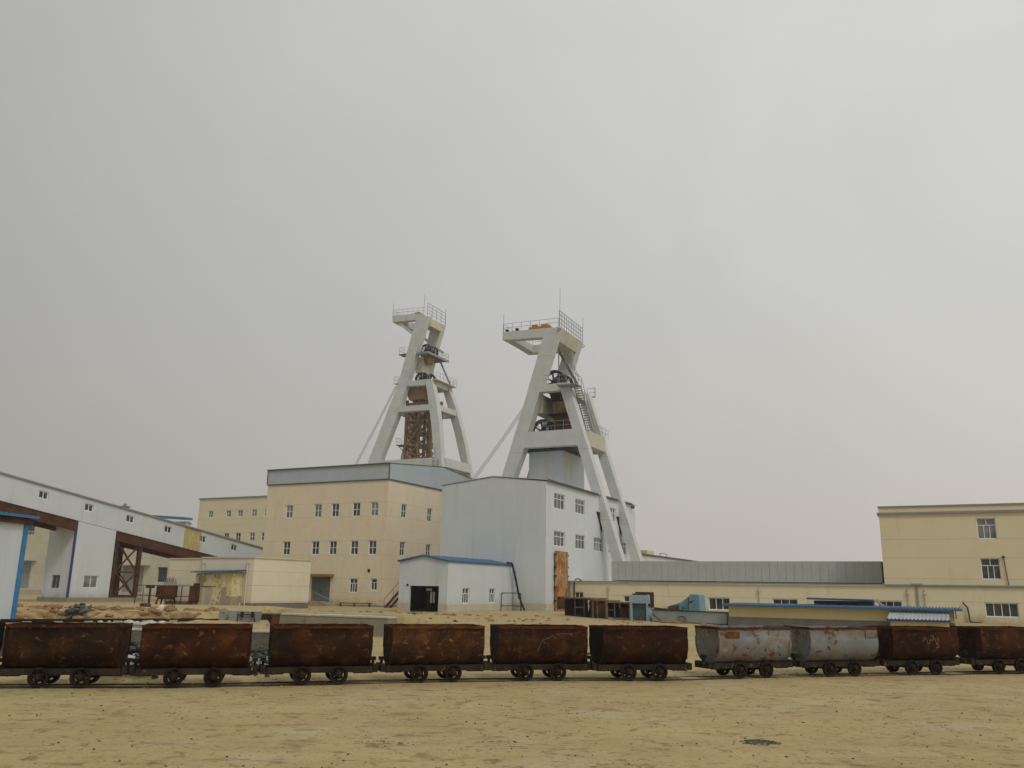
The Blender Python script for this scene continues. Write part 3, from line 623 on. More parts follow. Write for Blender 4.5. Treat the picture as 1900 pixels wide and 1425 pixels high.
# main beige building
t = thing('beige_building', 'large three-storey beige building with a blue-grey metal top storey band', 'building', -58.6, 72.72)
rowsU = [(9.06, 10.5), (5.13, 6.57)]; us = [-63.9, -59.97, -57.65, -54.9, -52.61]
hv = [(u, u+.97, a, b) for a, b in rowsU for u in us]; hl1 = (-54.75, -53.75, 1.33, 2.74); hl2 = (-52.1, -51.33, 1.6, 2.74); vent = (-52.62, -52.25, 3.33, 3.69); dr = (-59.66, -57.2, .36, 2.86)
hu = [(v, v+1., a, b) for a, b in rowsU for v in (75.34, 80.46)]
mb = MB(); wall(mb, 'v', 72.72, -66.72, -50.5, -.3, 12.8, hv+[hl1, hl2, vent, dr], -1); wall(mb, 'u', -50.5, 72.72, 95, -.3, 12.8, hu, 1)
wall(mb, 'v', 95, -66.72, -50.5, -.3, 12.8); wall(mb, 'u', -66.72, 72.72, 95, -.3, 12.8); mb.build('wall', 'beige_plaster', t)
for h in hv: window(t, 'v', 72.72, h, -1, CROSS, pane='curtain_glass' if h[2] > 8 and random.random() < .8 else 'glass')
for h in hu: window(t, 'u', -50.5, h, 1, CROSS)
window(t, 'v', 72.72, hl1, -1, TEE); window(t, 'v', 72.72, hl2, -1, [(.3, 1), (.7, 2)])
mb = MB(); mb.box(-52.62, -52.25, 72.85, 72.9, 3.33, 3.69); mb.build('vent_hole', 'dark_interior', t)
mb = MB(); mb.box(-59.66, -57.2, 72.82, 72.87, .36, 2.86); d_ = mb.build('door', 'green_door', t); mb = MB(); mb.box(-58.5, -58.4, 72.79, 72.82, 1.3, 1.5); mb.build('handle', 'dark_steel', d_)
mb = MB(); mb.box(-60, -56.74, 71.9, 72.72, 2.9, 3.14); mb.build('canopy', 'canopy_brown', t)
mb = MB()
for (a, b, c, d) in ((-66.75, -50.46, 72.68, 72.76),): pass
e0, e1 = 12.8, 14.45
mb.quad((-66.75, 72.66, e0), (-50.44, 72.66, e0), (-50.44, 72.66, e1), (-66.75, 72.66, e1))
mb.quad((-50.44, 72.66, e0), (-50.44, 95.06, e0), (-50.44, 95.06, e1), (-50.44, 83.5, 15.45), (-50.44, 72.66, e1))
mb.quad((-66.75, 72.66, e0), (-66.75, 95.06, e0), (-66.75, 95.06, e1), (-66.75, 83.5, 15.45), (-66.75, 72.66, e1))
mb.quad((-66.75, 95.06, e0), (-50.44, 95.06, e0), (-50.44, 95.06, e1), (-66.75, 95.06, e1))
mb.build('metal_band', 'blue_grey_sheet', t)
mb = MB(); mb.quad((-66.85, 72.55, e1+.03), (-50.35, 72.55, e1+.03), (-50.35, 83.5, 15.5), (-66.85, 83.5, 15.5)); mb.quad((-66.85, 95.15, e1+.03), (-50.35, 95.15, e1+.03), (-50.35, 83.5, 15.5), (-66.85, 83.5, 15.5)); mb.build('roof', 'blue_grey_sheet', t)
mb = MB(); tr = .07
mb.box(-66.9, -50.34, 72.5, 72.62, e1-.05, e1+.06); mb.box(-66.8, -50.4, 72.6, 72.655, e0-.06, e0+.05); mb.box(-50.435, -50.38, 72.6, 95, e0-.06, e0+.05); mb.box(-50.435, -50.36, 72.56, 72.655, e0+.05, e1-.05); mb.box(-66.83, -66.755, 72.58, 72.66, e0+.05, e1-.05)
mb.build('edge_trim', 'dark_trim', t)
mb = MB(); mb.box(-66.75, -50.42, 72.64, 72.72, -.3, .12); mb.box(-50.5, -50.42, 72.72, 80, -.3, .12); mb.build('plinth', 'grey_base_band', t)
mb = MB(); mb.prism([(-60.2, 71.2, -.3), (-57.0, 71.2, -.3), (-54.8, 71.2, -.3), (-57.2, 71.2, .34), (-60.2, 71.2, .34)], (0, 1.5, 0)); mb.build('door_ramp', 'platform_concrete', t)
mb = MB(); mb.tube([(-58.3, 71.3, 1.35), (-54.9, 71.3, .2)], .03); mb.tube([(-58.3, 71.3, .35), (-58.3, 71.3, 1.35)], .025); mb.tube([(-54.9, 71.3, -.2), (-54.9, 71.3, .2)], .025); mb.build('handrail', 'galv_rail', t)
# stair by the shed
t = thing('metal_stair', 'rusty metal stair with handrail between the beige building and the white shed', 'stair', -47.3, 69.8)
mb = MB(); mb.beam((-48.1, 69.5, -.1), (-46.2, 69.5, 1.8), .08, .2); mb.beam((-48.1, 70.4, -.1), (-46.2, 70.4, 1.8), .08, .2); mb.build('stringer', 'rust_beam', t)
for i in range(8): mb = MB(); mb.box(-48.0+i*.22, -47.76+i*.22, 69.55, 70.35, .05+i*.22, .08+i*.22); mb.build('step', 'rust_beam', t)
mb = MB(); mb.tube([(-48.1, 69.5, .8), (-46.2, 69.5, 2.7)], .025); mb.tube([(-48.1, 69.5, 0), (-48.1, 69.5, .8)], .025); mb.tube([(-47.1, 69.5, 0), (-47.1, 69.5, 1.8)], .025); mb.build('handrail', 'scrap_tan', t)
for (u, v, w_, h_, mt, lb) in ((-54.2, 70.9, 3, .16, 'rubble_brown', 'brown sand pile against the concrete door ramp'),):
    mb = MB()
    for _ in range(260):
        a_ = random.random()*6.28; d_ = random.random()**.6; q = W(-59+math.cos(a_)*d_*3.6, 69.4+math.sin(a_)*d_*1.2, 0); mb.blob((q.x, q.y, .55*(1-d_)), random.uniform(.15, .4), (1.3, 1, .5))
    tag(mb.build('sand_pile', mt), lb, 'sand pile')
t = thing('low_pipe_rail', 'low rusty pipe barrier on short posts in front of the beige wall', 'barrier', -52, 70.6)
mb = MB(); mb.tube([(-54.2, 70.6, .33), (-50.3, 70.6, .33)], .05); mb.build('bar', 'rust_beam', t)
for u in (-54.1, -52.4, -50.6): mb = MB(); mb.box(u-.06, u+.06, 70.55, 70.67, -.2, .3); mb.build('post', 'rust_beam', t)

# white headframe building
t = thing('white_headframe_building', 'tall white sheet-metal hall that the right headframe legs pass through', 'building', -37.2, 70.58)
hu = [(72.42, 74.97, 9.28, 10.72), (77.6, 80.15, 9.28, 10.72), (86.9, 89.3, 9.28, 10.72)]+[(v, v+2.55, 5.84, 7.24) for v in (72.42, 77.6, 82.6, 86.9, 90.4)]
mb = MB(); wall(mb, 'u', -31.69, 70.58, 96, -.2, 11.62, hu, 1); wall(mb, 'v', 70.58, -42.73, -31.69, -.2, 11.57, (), -1)
mb.quad((-42.73, 70.58, 11.57), (-31.69, 70.58, 11.57), (-37.15, 70.58, 12.18)); mb.quad((-42.73, 96, 11.57), (-31.69, 96, 11.62), (-37.15, 96, 12.18))
wall(mb, 'u', -42.73, 70.58, 96, -.2, 11.57); wall(mb, 'v', 96, -42.73, -31.69, -.2, 11.57); mb.build('wall', 'white_sheet', t)
for h in hu: window(t, 'u', -31.69, h, 1, TRI, pane='curtain_glass' if random.random() < .5 else 'glass', frame='window_frame')
mb = MB(); mb.prism([(-42.9, 70.5, 11.6), (-37.15, 70.5, 12.22), (-31.5, 70.5, 11.66), (-31.5, 70.5, 11.72), (-37.15, 70.5, 12.29), (-42.9, 70.5, 11.67)], (0, 25.6, 0)); mb.build('roof', 'blue_grey_sheet', t)
mb = MB(); mb.box(-31.66, -31.42, 70.6, 83.4, 11.6, 11.76); mb.box(-31.66, -31.42, 85.4, 89.6, 11.6, 11.76); mb.box(-31.66, -31.42, 91.6, 94.3, 11.6, 11.76); mb.build('eaves_gutter', 'dark_trim', t)
mb = MB(); mb.box(-42.76, -31.64, 70.53, 70.575, -.2, .72); mb.box(-31.685, -31.64, 70.575, 75.4, -.2, .72); mb.build('base_band', 'yellow_base', t)
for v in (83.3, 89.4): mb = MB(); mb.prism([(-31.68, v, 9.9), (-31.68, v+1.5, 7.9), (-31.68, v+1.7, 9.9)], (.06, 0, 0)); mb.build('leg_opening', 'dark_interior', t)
mb = MB(); mb.box(-31.6, -31.3, 94.4, 94.7, 11.2, 11.5); mb.box(-31.66, -31.4, 94.4, 95.6, 6.35, 6.45); mb.build('bracket', 'dark_trim', t)
# rusty plate with lugs leaning on the wall
t = thing('rusty_plate', 'tall orange rusty steel plate with side lugs against the white hall', 'steel plate', -31.4, 73.7)
mb = MB(); mb.box(-31.56, -31.42, 72.35, 75.1, 0, 5.4); mb.build('plate', 'rust_plate', t)
for z_ in (.9, 2.1, 3.1, 3.9, 5.0):
    for v in (72.27, 75.1): mb = MB(); mb.box(-31.58, -31.4, v-.06, v+.14, z_, z_+.14); mb.build('lug', 'dark_steel', t)
mb = MB(); mb.box(-31.41, -31.39, 72.5, 74.9, .25, 1.35); mb.build('lower_panel', 'rust_beam', t)
mb = MB()
for v in (72.9, 74.2): mb.box(-31.385, -31.36, v, v+.08, .3, 1.25)
for z_ in (.4, .8, 1.2): mb.box(-31.385, -31.36, 72.6, 74.7, z_, z_+.05)
mb.build('frame_bars', 'scrap_dark', t)

# white shed with blue roof
KS = .912
def tfS(p): return Vector((p.x*KS, p.y*KS, (p.z-2)*KS+2))
t = thing('white_shed', 'small white shed with blue gabled roof and dark open doorway', 'shed', -37.2, 59.0)
hu = [(67.35, 68.62, .62, 1.97), (72.45, 73.62, .62, 1.97)]; dr = (-42.13, -39.15, -.32, 2.09)
mb = MB(tfS); wall(mb, 'v', 64.69, -43.28, -38.3, -.32, 4.15, [dr], -1, .2); mb.quad((-43.28, 64.69, 4.15), (-38.3, 64.69, 4.15), (-40.79, 64.69, 4.62)); wall(mb, 'u', -38.3, 64.69, 77.2, -.32, 4.15, hu, 1)
wall(mb, 'u', -43.28, 64.69, 77.2, -.32, 4.15); wall(mb, 'v', 77.2, -43.28, -38.3, -.32, 4.15); mb.quad((-43.28, 77.2, 4.15), (-38.3, 77.2, 4.15), (-40.79, 77.2, 4.62)); mb.build('wall', 'white_sheet_plain', t)
for h in hu: window(t, 'u', -38.3, h, 1, TEE, tf=tfS)
mb = MB(tfS); mb.prism([(-43.45, 64.52, 4.15), (-40.79, 64.52, 4.62), (-38.18, 64.52, 4.15), (-38.18, 64.52, 4.29), (-40.79, 64.52, 4.77), (-43.45, 64.52, 4.29)], (0, 12.7, 0)); mb.build('roof', 'blue_roof', t)
mb = MB(tfS); mb.box(-43.31, -42.13, 64.64, 64.685, -.32, .62); mb.box(-39.15, -38.26, 64.64, 64.685, -.32, .62); mb.box(-38.295, -38.25, 64.7, 77.2, -.32, .55); mb.build('base_band', 'yellow_base', t)
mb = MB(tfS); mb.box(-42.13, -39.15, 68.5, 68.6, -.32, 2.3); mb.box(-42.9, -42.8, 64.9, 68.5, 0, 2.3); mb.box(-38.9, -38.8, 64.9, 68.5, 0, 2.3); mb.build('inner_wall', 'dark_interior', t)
mb = MB(tfS); mb.box(-41.05, -40.85, 66.4, 66.46, .65, 1.6); mb.box(-40.75, -40.6, 66.4, 66.46, .65, 1.6); mb.box(-41.5, -40.9, 66.38, 66.44, 1.68, 1.88); mb.build('daylight_panel', 'window_frame', t)  # white panels added inside; their pale colour stands for daylight through opposite windows
mb = MB(tfS); mb.lathe([(.001, 0), (.1, 0), (.1, .08), (.001, .08)], (-42.35, 64.68, 2.16), (0, -1, 0), 10, False); mb.build('bell', 'dark_steel', t)
# hose hanging from its roof, and the pipe frame
mb = MB(); HP = ((-38.3, 76.0, 4.45), (-38.0, 76.5, 4.4), (-37.85, 76.7, 3.6), (-37.6, 76.8, 2.5), (-37.35, 76.8, 1.4), (-37.0, 76.7, .6), (-36.5, 76.3, .0)); mb.tube([W(*tfS(Vector(p))) for p in HP], .09, 8)
for z_ in (3.6, 3.0, 2.4, 1.8, 1.2): c_ = -37.85+(3.6-z_)*.225; mb.tube([W(*tfS(Vector((c_, 76.75, z_)))), W(*tfS(Vector((c_+.03, 76.75, z_-.14))))], .12, 6)
tag(mb.build('hanging_hose', 'black_hose', None, 50), 'thick black hose hanging from the shed roof to the ground', 'hose')
t = wthing('pipe_frame', 'empty rectangular pipe frame stand beside the black hose', 'frame stand', .2, 77)
fr = [(-.85, -.5), (.85, -.7), (.95, .5), (-.6, .6)]
for x, y in fr: mb = MB(); mb.tube([(x*1.0, y, 0), (x*.93, y, 1.6)], .035); mb.build('leg', 'dark_steel', t)
mb = MB()
for (a, b) in zip(fr, fr[1:]+fr[:1]): mb.tube([(a[0]*.93, a[1], 1.6), (b[0]*.93, b[1], 1.6)], .035); mb.tube([(a[0]*.98, a[1], .5), (b[0]*.98, b[1], .5)], .03)
mb.build('bars', 'dark_steel', t)

# substation with peeling lean-to
t = thing('substation', 'low beige flat-roofed outbuilding with grey base band and white downpipes', 'building', -55, 54.3)
mb = MB(); mb.box(-56.4, -50.58, 54.25, 61.4, -.1, 4.1); mb.box(-60.45, -56.4, 54.5, 61.4, -.1, 4.02); mb.build('wall', 'pale_plaster', t)
mb = MB(); mb.box(-56.45, -50.5, 54.17, 61.45, 4.1, 4.2); mb.box(-60.5, -56.45, 54.42, 61.45, 4.02, 4.12); mb.build('parapet', 'cream_workshop', t)
mb = MB(); mb.box(-56.42, -50.55, 54.21, 54.248, -.1, .5); mb.box(-50.578, -50.54, 54.21, 61.4, -.1, .5); mb.box(-60.47, -56.43, 54.46, 54.498, -.1, .5); mb.build('base_band', 'grey_base_band', t)
for u in (-56.05, -51.15):
    mb = MB(); mb.tube([(u, 54.12, 3.75), (u, 54.12, .25), (u, 54.0, .1)], .055, 8); mb.box(u-.1, u+.1, 54.03, 54.2, 3.62, 3.8); mb.build('downpipe', 'white_pipe', t)
t = thing('peeling_porch', 'small yellow porch with peeling plaster and sagging blue roof', 'porch', -53.6, 53.6)
mb = MB(); wall(mb, 'v', 53.0, -55.6, -51.6, -.1, 2.85, [(-54.6, -53.7, .15, 1.75)], -1, .1); mb.box(-55.6, -51.6, 53.12, 54.2, -.1, 2.85); wall(mb, 'u', -51.6, 53.0, 53.12, -.1, 2.85); wall(mb, 'u', -55.6, 53, 53.12, -.1, 2.85); mb.build('wall', 'peeling_yellow', t)
mb = MB(); mb.box(-54.59, -53.71, 53.06, 53.11, .15, 1.75); mb.build('door', 'yellow_base', t)
mb = MB(); mb.prism([(-56.0, 52.6, 2.86), (-51.2, 52.6, 2.92), (-51.15, 52.6, 3.02), (-55.9, 52.6, 2.94)], (0, 1.55, .14)); mb.build('roof', 'blue_roof', t)

# wire fence and transformer
fa, fb = Vector((-31.66, 74.2, 0)), Vector((-25.0, 70.26, 0)); fd = (fb-fa)
t = wthing('wire_fence', 'rusty open bar fence around the transformer', 'fence', fa.x, fa.y, 0)
mb = MB()
for z_ in (.12, .95, 1.78): mb.tube([(0, 0, z_), tuple(fd+Vector((0, 0, z_)))], .035)
mb.tube([(0, 0, 1.78), (-.8, 3, 1.78)], .035); mb.tube([(0, 0, .95), (-.8, 3, .95)], .03); mb.tube(((8*.86, -4.07, 1.78), (8.4, -2, 1.78)), .03)
mb.build('bars', 'rust_beam', t)
for i in range(9): p = fd*i/8; mb = MB(); mb.tube([(p.x, p.y, -.1), (p.x, p.y, 1.8)], .04 if i % 2 == 0 else .025); mb.build('post', 'rust_beam', t)
t = wthing('transformer', 'rusty brown drum transformer with looped pipes on top inside the fence', 'transformer', -28.95, 74.0, 0)
mb = MB(); mb.lathe([(.001, .65), (.55, .65), (.72, .85), (.8, 1.3), (.78, 1.75), (.001, 1.8)], (0, 0, 0), (0, 0, 1), 20, False)
for k in range(14): a_ = k*6.283/14; mb.box(.78*math.cos(a_)-.05, .78*math.cos(a_)+.05, .78*math.sin(a_)-.05, .78*math.sin(a_)+.05, .8, 1.75)
mb.build('tank', 'rust_beam', t, 40)
for k in range(5): x = -.1+k*.17; mb = MB(); mb.tube([(x-.2, 0, 1.78), (x-.22, 0, 2.2), (x-.1, 0, 2.45), (x+.05, 0, 2.3), (x+.08, .2, 1.78)], .035, 6); mb.build('bushing_loop', 'grey_steel', t)
for x in (-.55, .55): mb = MB(); mb.beam((x*.9, -.4, .8), (x*1.25, -.6, 0), .1); mb.beam((x*.9, .4, .8), (x*1.25, .6, 0), .1); mb.build('leg', 'rust_beam', t)
mb = MB(); mb.box(-1.75, -1.15, -.2, .2, 1.55, 1.8); mb.box(-1.5, -1.42, -.04, .04, 0, 1.55); mb.build('control_box', 'dark_steel', t)
t = wthing('switch_cabinet', 'narrow dark rusty switch cabinet at the right end of the fence', 'cabinet', -25.9, 71.6, 0, R(-10))
mb = MB(); mb.box(-.2, .45, -.2, .3, .45, 1.75); mb.box(.1, .45, -.15, .25, 1.75, 2.0); mb.build('case', 'scrap_dark', t)
mb = MB(); mb.beam((-.2, -.15, .5), (-.9, -.3, 0), .08); mb.beam((.4, -.15, .5), (.4, -.15, 0), .08); mb.beam((-.1, .2, .5), (-.6, .4, 0), .08); mb.build('stand', 'rust_beam', t)
mb = MB(); mb.box(-.14, .39, -.225, -.205, .55, 1.65); mb.build('door', 'rust_beam', t)

# ------------------------------------------------------------------ conveyor gallery, tower and trestle
UG = -77.62; SL = -.1465
def sh(p): return Vector((p.x, p.y, p.z+SL*(p.y-57.5)))
t = thing('conveyor_gallery', 'long white enclosed conveyor gallery sloping down to the right', 'conveyor gallery', -79.2, 57.75)
wv = [53.2, 58.35, 63.5, 68.7, 73.95, 79.1]; hs = [(v, v+1.04, 9.17, 9.93) for v in wv]
ya, yb = 71.6, 74.15
mb = MB(sh); wall(mb, 'u', UG, 36, ya, 8.0, 10.42, [h for h in hs if h[1] < ya], 1); wall(mb, 'u', UG, yb, 84.65, 8.0, 10.42, [(max(h[0], yb+.02), h[1], h[2], h[3]) for h in hs if h[1] > yb], 1)
wall(mb, 'u', -80.9, 36, 84.65, 8, 10.42); mb.quad((UG, 36, 8), (-80.9, 36, 8), (-80.9, 84.65, 8), (UG, 84.65, 8)); mb.build('wall', 'white_sheet_plain', t)
mb = MB(sh); wall(mb, 'u', UG, ya, yb, 8.0, 10.42, [(hs[4][0], yb, hs[4][2], hs[4][3])], 1); mb.build('yellow_panel', 'yellow_sheet', t)
for h in hs: window(t, 'u', UG, (h[0] if h != hs[4] else h[0], h[1], h[2], h[3]), 1, [(1, 2)], fw_=.09, tf=sh)
mb = MB(sh); mb.box(-81.05, UG+.16, 36, 84.8, 10.42, 10.56); mb.build('roof', 'grey_trim', t)
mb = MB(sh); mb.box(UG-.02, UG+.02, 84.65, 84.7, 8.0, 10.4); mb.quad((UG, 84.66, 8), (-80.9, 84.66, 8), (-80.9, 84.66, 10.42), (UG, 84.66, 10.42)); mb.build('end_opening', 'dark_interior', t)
for a, b, dz in ((36, 57.72, 0), (62.55, 84.6, 0)):
    mb = MB(sh); mb.box(UG-.12, UG+.05, a, b, 7.0, 7.99); mb.box(UG-.2, UG+.12, a, b, 7.92, 7.985); mb.box(UG-.2, UG+.12, a, b, 6.96, 7.02); mb.build('girder', 'rust_beam', t)
    mb = MB(sh); mb.box(-80.9, -80.75, a, b, 7.0, 7.99); mb.build('girder', 'rust_beam', t)
    mb = MB(sh); k = a+1
    while k < b: mb.box(-80.74, UG-.13, k, k+.15, 7.4, 7.9); k += 1.8
    mb.build('cross_members', 'dark_steel', t)
mb = MB(); mb.box(-79.3, -78.9, 63.95, 64.75, 9.55, 9.95); mb.box(-79.4, -78.8, 63.8, 64.9, 9.95, 10.05); mb.box(-79.2, -79, 64.2, 64.5, 10.05, 10.3); mb.build('roof_vent', 'galv_rail', t)
t = thing('transfer_tower', 'white clad tower with violet corner strip carrying the conveyor gallery', 'tower', -79.6, 60)
hL = (-80.35, -79.1, 1.3, 2.6); hR = (59.35, 61.0, 1.35, 2.6)
mb = MB(); wall(mb, 'v', 57.75, -81.65, UG, .42, 7.95, [hL], -1); wall(mb, 'u', -81.65, 57.75, 62.45, .42, 7.3); wall(mb, 'v', 62.45, -81.65, UG, .42, 7.3)
wall(mb, 'u', UG, 57.75, 62.45, .42, 7.2, [hR], 1); mb.quad((UG, 57.75, 7.2), (UG, 62.45, 7.2), (UG, 62.45, 7.24), (UG, 57.75, 7.93)); mb.build('wall', 'white_sheet', t)
window(t, 'v', 57.75, hL, -1, [(1, 2)], frame='grey_trim'); window(t, 'u', UG, hR, 1, [(1, 2)], fw_=.08, pane='curtain_glass')
mb = MB(); mb.box(UG+.003, UG+.05, 57.70, 57.85, .42, 7.93); mb.box(UG-.12, UG+.05, 57.66, 57.745, .42, 7.93); mb.build('corner_strip', 'violet_trim', t)
mb = MB(); mb.box(-81.9, UG+.3, 57.5, 66.4, -.6, .415); mb.build('plinth', 'platform_concrete', t)
t = thing('steel_trestle', 'rusty cross-braced steel trestle with ladder under the gallery', 'trestle', -79, 64.2, .4)
for u in (UG-.15, -80.7):
    for v, w_, zt in ((62.8, .4, 6.3), (65.85, .4, 5.85)):
        mb = MB(); mb.box(u-.15, u+.15, v-w_/2, v+w_/2-.1, .42, zt); mb.box(u-.2, u+.2, v-w_/2-.02, v-w_/2+.04, .42, zt); mb.box(u-.2, u+.2, v+w_/2-.12, v+w_/2-.06, .42, zt); mb.build('column', 'rust_beam', t)
    mb = MB()
    for z0, z1 in ((.5, 3.0), (3.1, 5.9)): mb.beam((u, 63, z0), (u, 65.7, z1), .14); mb.beam((u+.02, 63, z1), (u+.02, 65.7, z0), .14)
    mb.beam((u+.05, 63, 3.05), (u+.05, 65.7, 3.05), .12); mb.beam((u, 62.6, .5), (u, 66, .5), .15); mb.build('brace', 'rust_beam', t)
mb = MB()
for z_ in (.6, 3.05, 5.7): mb.beam((UG-.3, 65.8, z_), (-80.6, 65.8, z_), .12); mb.beam((UG-.3, 62.9, z_), (-80.6, 62.9, z_), .12)
mb.beam((UG-.3, 65.8, .6), (-80.6, 65.8, 3.05), .1); mb.beam((UG-.3, 65.8, 3.05), (-80.6, 65.8, 5.7), .1); mb.build('cross_brace', 'rust_beam', t)
mb = MB()
for v in (63.85, 64.3): mb.tube([(-79.2, v, .45), (-79.2, v, 6.3)], .035)
for i in range(17): mb.tube([(-79.2, 63.85, .7+i*.33), (-79.2, 64.3, .7+i*.33)], .025)
mb.build('ladder', 'dark_steel', t)

# cream workshop seen under the gallery
def sc(u, z_): k = 88/95.; return u*k, (z_-2)*k+2
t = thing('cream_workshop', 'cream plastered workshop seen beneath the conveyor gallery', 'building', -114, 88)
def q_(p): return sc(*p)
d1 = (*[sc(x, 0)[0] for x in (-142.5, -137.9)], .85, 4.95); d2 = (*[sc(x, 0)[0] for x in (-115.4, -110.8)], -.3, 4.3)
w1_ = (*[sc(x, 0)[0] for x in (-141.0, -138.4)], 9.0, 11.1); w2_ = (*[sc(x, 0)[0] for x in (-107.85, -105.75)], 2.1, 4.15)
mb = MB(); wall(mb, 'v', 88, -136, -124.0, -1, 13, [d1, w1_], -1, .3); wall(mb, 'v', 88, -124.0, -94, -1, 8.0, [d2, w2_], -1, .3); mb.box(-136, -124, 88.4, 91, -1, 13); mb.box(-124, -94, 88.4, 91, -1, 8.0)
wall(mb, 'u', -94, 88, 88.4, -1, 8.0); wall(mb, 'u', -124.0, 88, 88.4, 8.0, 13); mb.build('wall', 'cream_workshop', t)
for d in (d1, d2):
    mb = MB(); mb.box(d[0], d[1], 88.2, 88.28, d[2], d[3]); mb.build('door', 'grey_door', t)
    mb = MB(); mb.box(d[0]-.6, d[1]+1.2, 86.9, 88, d[3]+.1, d[3]+.25); mb.build('canopy', 'concrete', t)
window(t, 'v', 88, w2_, -1, [(.25, 2), (.25, 2), (.25, 2), (.25, 2)], frame='dark_trim', depth=.3); window(t, 'v', 88, w1_, -1, [(.7, 1), (.3, 3)], depth=.3)
mb = MB(); mb.box(-136, -92, 86.2, 87.95, -1, .65); mb.build('loading_ledge', 'yellow_base', t)
# blue roofed block above the gallery
t = thing('blue_roofed_block', 'white block with a flat blue roof showing above the gallery', 'building', -112, 100)
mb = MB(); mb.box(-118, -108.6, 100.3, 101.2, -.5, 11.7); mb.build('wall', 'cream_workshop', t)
mb = MB(); mb.prism([(-118.5, 99.6, 12.6), (-108.2, 99.6, 11.9), (-108.2, 99.6, 12.3), (-118.5, 99.6, 13.0)], (0, 1.6, 0)); mb.build('roof', 'blue_post', t)
mb = MB(); mb.box(-108.2, -107.5, 100.3, 100.5, 11.2, 11.35); mb.build('bracket', 'grey_steel', t)
# far cream building
t = thing('far_cream_building', 'pale cream building with two rows of small windows behind the gallery', 'building', -112, 115)
hs = [(u, u+1.2, 13.7, 14.88) for u in (-119.23, -114.9, -112.1, -108.8, -105.9)]+[(u, u+1.2, 9.4, 10.85) for u in (-114.86, -112.12, -108.83, -106.09)]
mb = MB(); wall(mb, 'v', 115, -121.65, -96, -.5, 17.05, hs, -1); mb.box(-121.65, -96, 115.3, 130, -.5, 17.05); mb.build('wall', 'cream_far', t)
for h in hs: window(t, 'v', 115, h, -1, CROSS, fw_=.08, pane='curtain_glass' if random.random() < .4 else 'glass')
mb = MB(); mb.box(-121.8, -95.9, 114.8, 130.1, 17.05, 17.25); mb.build('roof_edge', 'grey_trim', t)

# ------------------------------------------------------------------ right-hand buildings
VR = 75.6
t = thing('low_cream_building', 'long low cream building behind the scrap and the small sheds', 'building', -12, VR)
hs = [(-31.0, -30.1, .95, 1.79), (-26.2, -25.6, .95, 1.52), (-18.46, -16.6, .46, 1.5), (-13.04, -11.0, .46, 1.5), (-4.89, -3.1, .46, 1.5), (2.63, 4.85, .46, 1.5)]; dr = (-25.35, -24.0, -.2, 1.72)
mb = MB(); wall(mb, 'v', VR, -31.6, 14, -.3, 2.64, hs+[dr], -1, .2); mb.quad((-31.6, VR+.25, 2.6), (14, VR+.25, 2.6), (14, 92, 2.6), (-31.6, 92, 2.6)); wall(mb, 'u', 14, VR, 92, -.3, 2.6); wall(mb, 'v', 92, -31.6, 14, -.3, 2.6); mb.build('wall', 'cream_wall', t)
mb = MB(); mb.box(-31.6, 14, VR-.14, VR+.25, 2.66, 2.79); mb.build('roof_edge', 'grey_trim', t)
for h, p_ in zip(hs, ([(1, 2)], [(1, 1)], [(1, 3)], [(1, 3)], [(1, 3)], [(1, 4)])): window(t, 'v', VR, h, -1, p_, depth=.2, pane='glass')
mb = MB(); mb.box(*dr[:2], VR+.15, VR+.19, dr[2], dr[3]); mb.build('door', 'dark_interior', t)
mb = MB(); mb.box(-31.6, -31.35, VR-.08, VR, 0, 2.66); mb.build('end_pilaster', 'grey_trim', t)
mb = MB(); mb.box(-2.05, -1.87, VR-.07, VR, 0, 2.66); mb.box(-2.35, -1.5, VR-.2, VR-.1, 2.8, 2.86); mb.build('expansion_joint', 'grey_trim', t)
for u in (-27.54, -14.06, -2.58, -1.38):
    mb = MB(); mb.tube([(u, VR-.1, 2.2), (u, VR-.1, -.1)], .055, 8); mb.box(u-.11, u+.11, VR-.2, VR-.02, 2.05, 2.22); mb.lathe([(.001, 2.2), (.07, 2.2), (.1, 2.4), (.001, 2.4)], (u, VR-.1, 0), (0, 0, 1), 8, False); mb.build('downpipe', 'white_pipe', t)
mb = MB(); mb.tube([(1.15, VR-.15, 1.5), (1.45, VR-.15, 1.1), (1.55, VR-.15, -.1)], .06); mb.tube([(1.5, VR-.2, .05), (2.3, VR-.4, 0)], .06); mb.build('corner_pipe', 'dark_steel', t)
mb = MB(); mb.tube([(-30.98, VR-.1, .3), (-30.96, VR-.1, 2.6), (-30.85, VR-.1, 2.9), (-30.6, VR, 2.98), (-30.3, VR+.1, 2.8)], .06); mb.build('black_pipe', 'black_hose', t)
t = thing('tall_cream_building', 'taller cream building with two storeys of white-framed windows at right', 'building', 4, VR)
hs = [(2.68, 4.0, 6.28, 7.88), (2.66, 3.98, 3.23, 4.82)]
mb = MB(); wall(mb, 'v', VR+.06, -4.25, 14, 2.64, 8.85, hs, -1, .2); wall(mb, 'u', -4.25, VR+.06, 90, 2.64, 8.85); wall(mb, 'u', 14, VR+.06, 90, 2.64, 8.85); wall(mb, 'v', 90, -4.25, 14, 2.64, 8.85); mb.quad((-4.25, VR+.06, 8.85), (14, VR+.06, 8.85), (14, 90, 8.85), (-4.25, 90, 8.85)); mb.build('wall', 'cream_wall_upper', t)
for h in hs: window(t, 'v', VR+.06, h, -1, TEE, depth=.2, pane='curtain_glass' if h[2] > 5 else 'glass', fw_=.07)
mb = MB(); mb.box(-4.4, 14.1, VR-.09, VR+.06, 8.28, 8.45); mb.box(-4.4, -4.25, VR+.06, 90, 8.28, 8.45); mb.build('cornice', 'grey_trim', t)
mb = MB(); mb.box(-4.3, 14.1, VR-.02, 90.1, 8.85, 8.97); mb.build('parapet_cap', 'grey_trim', t)
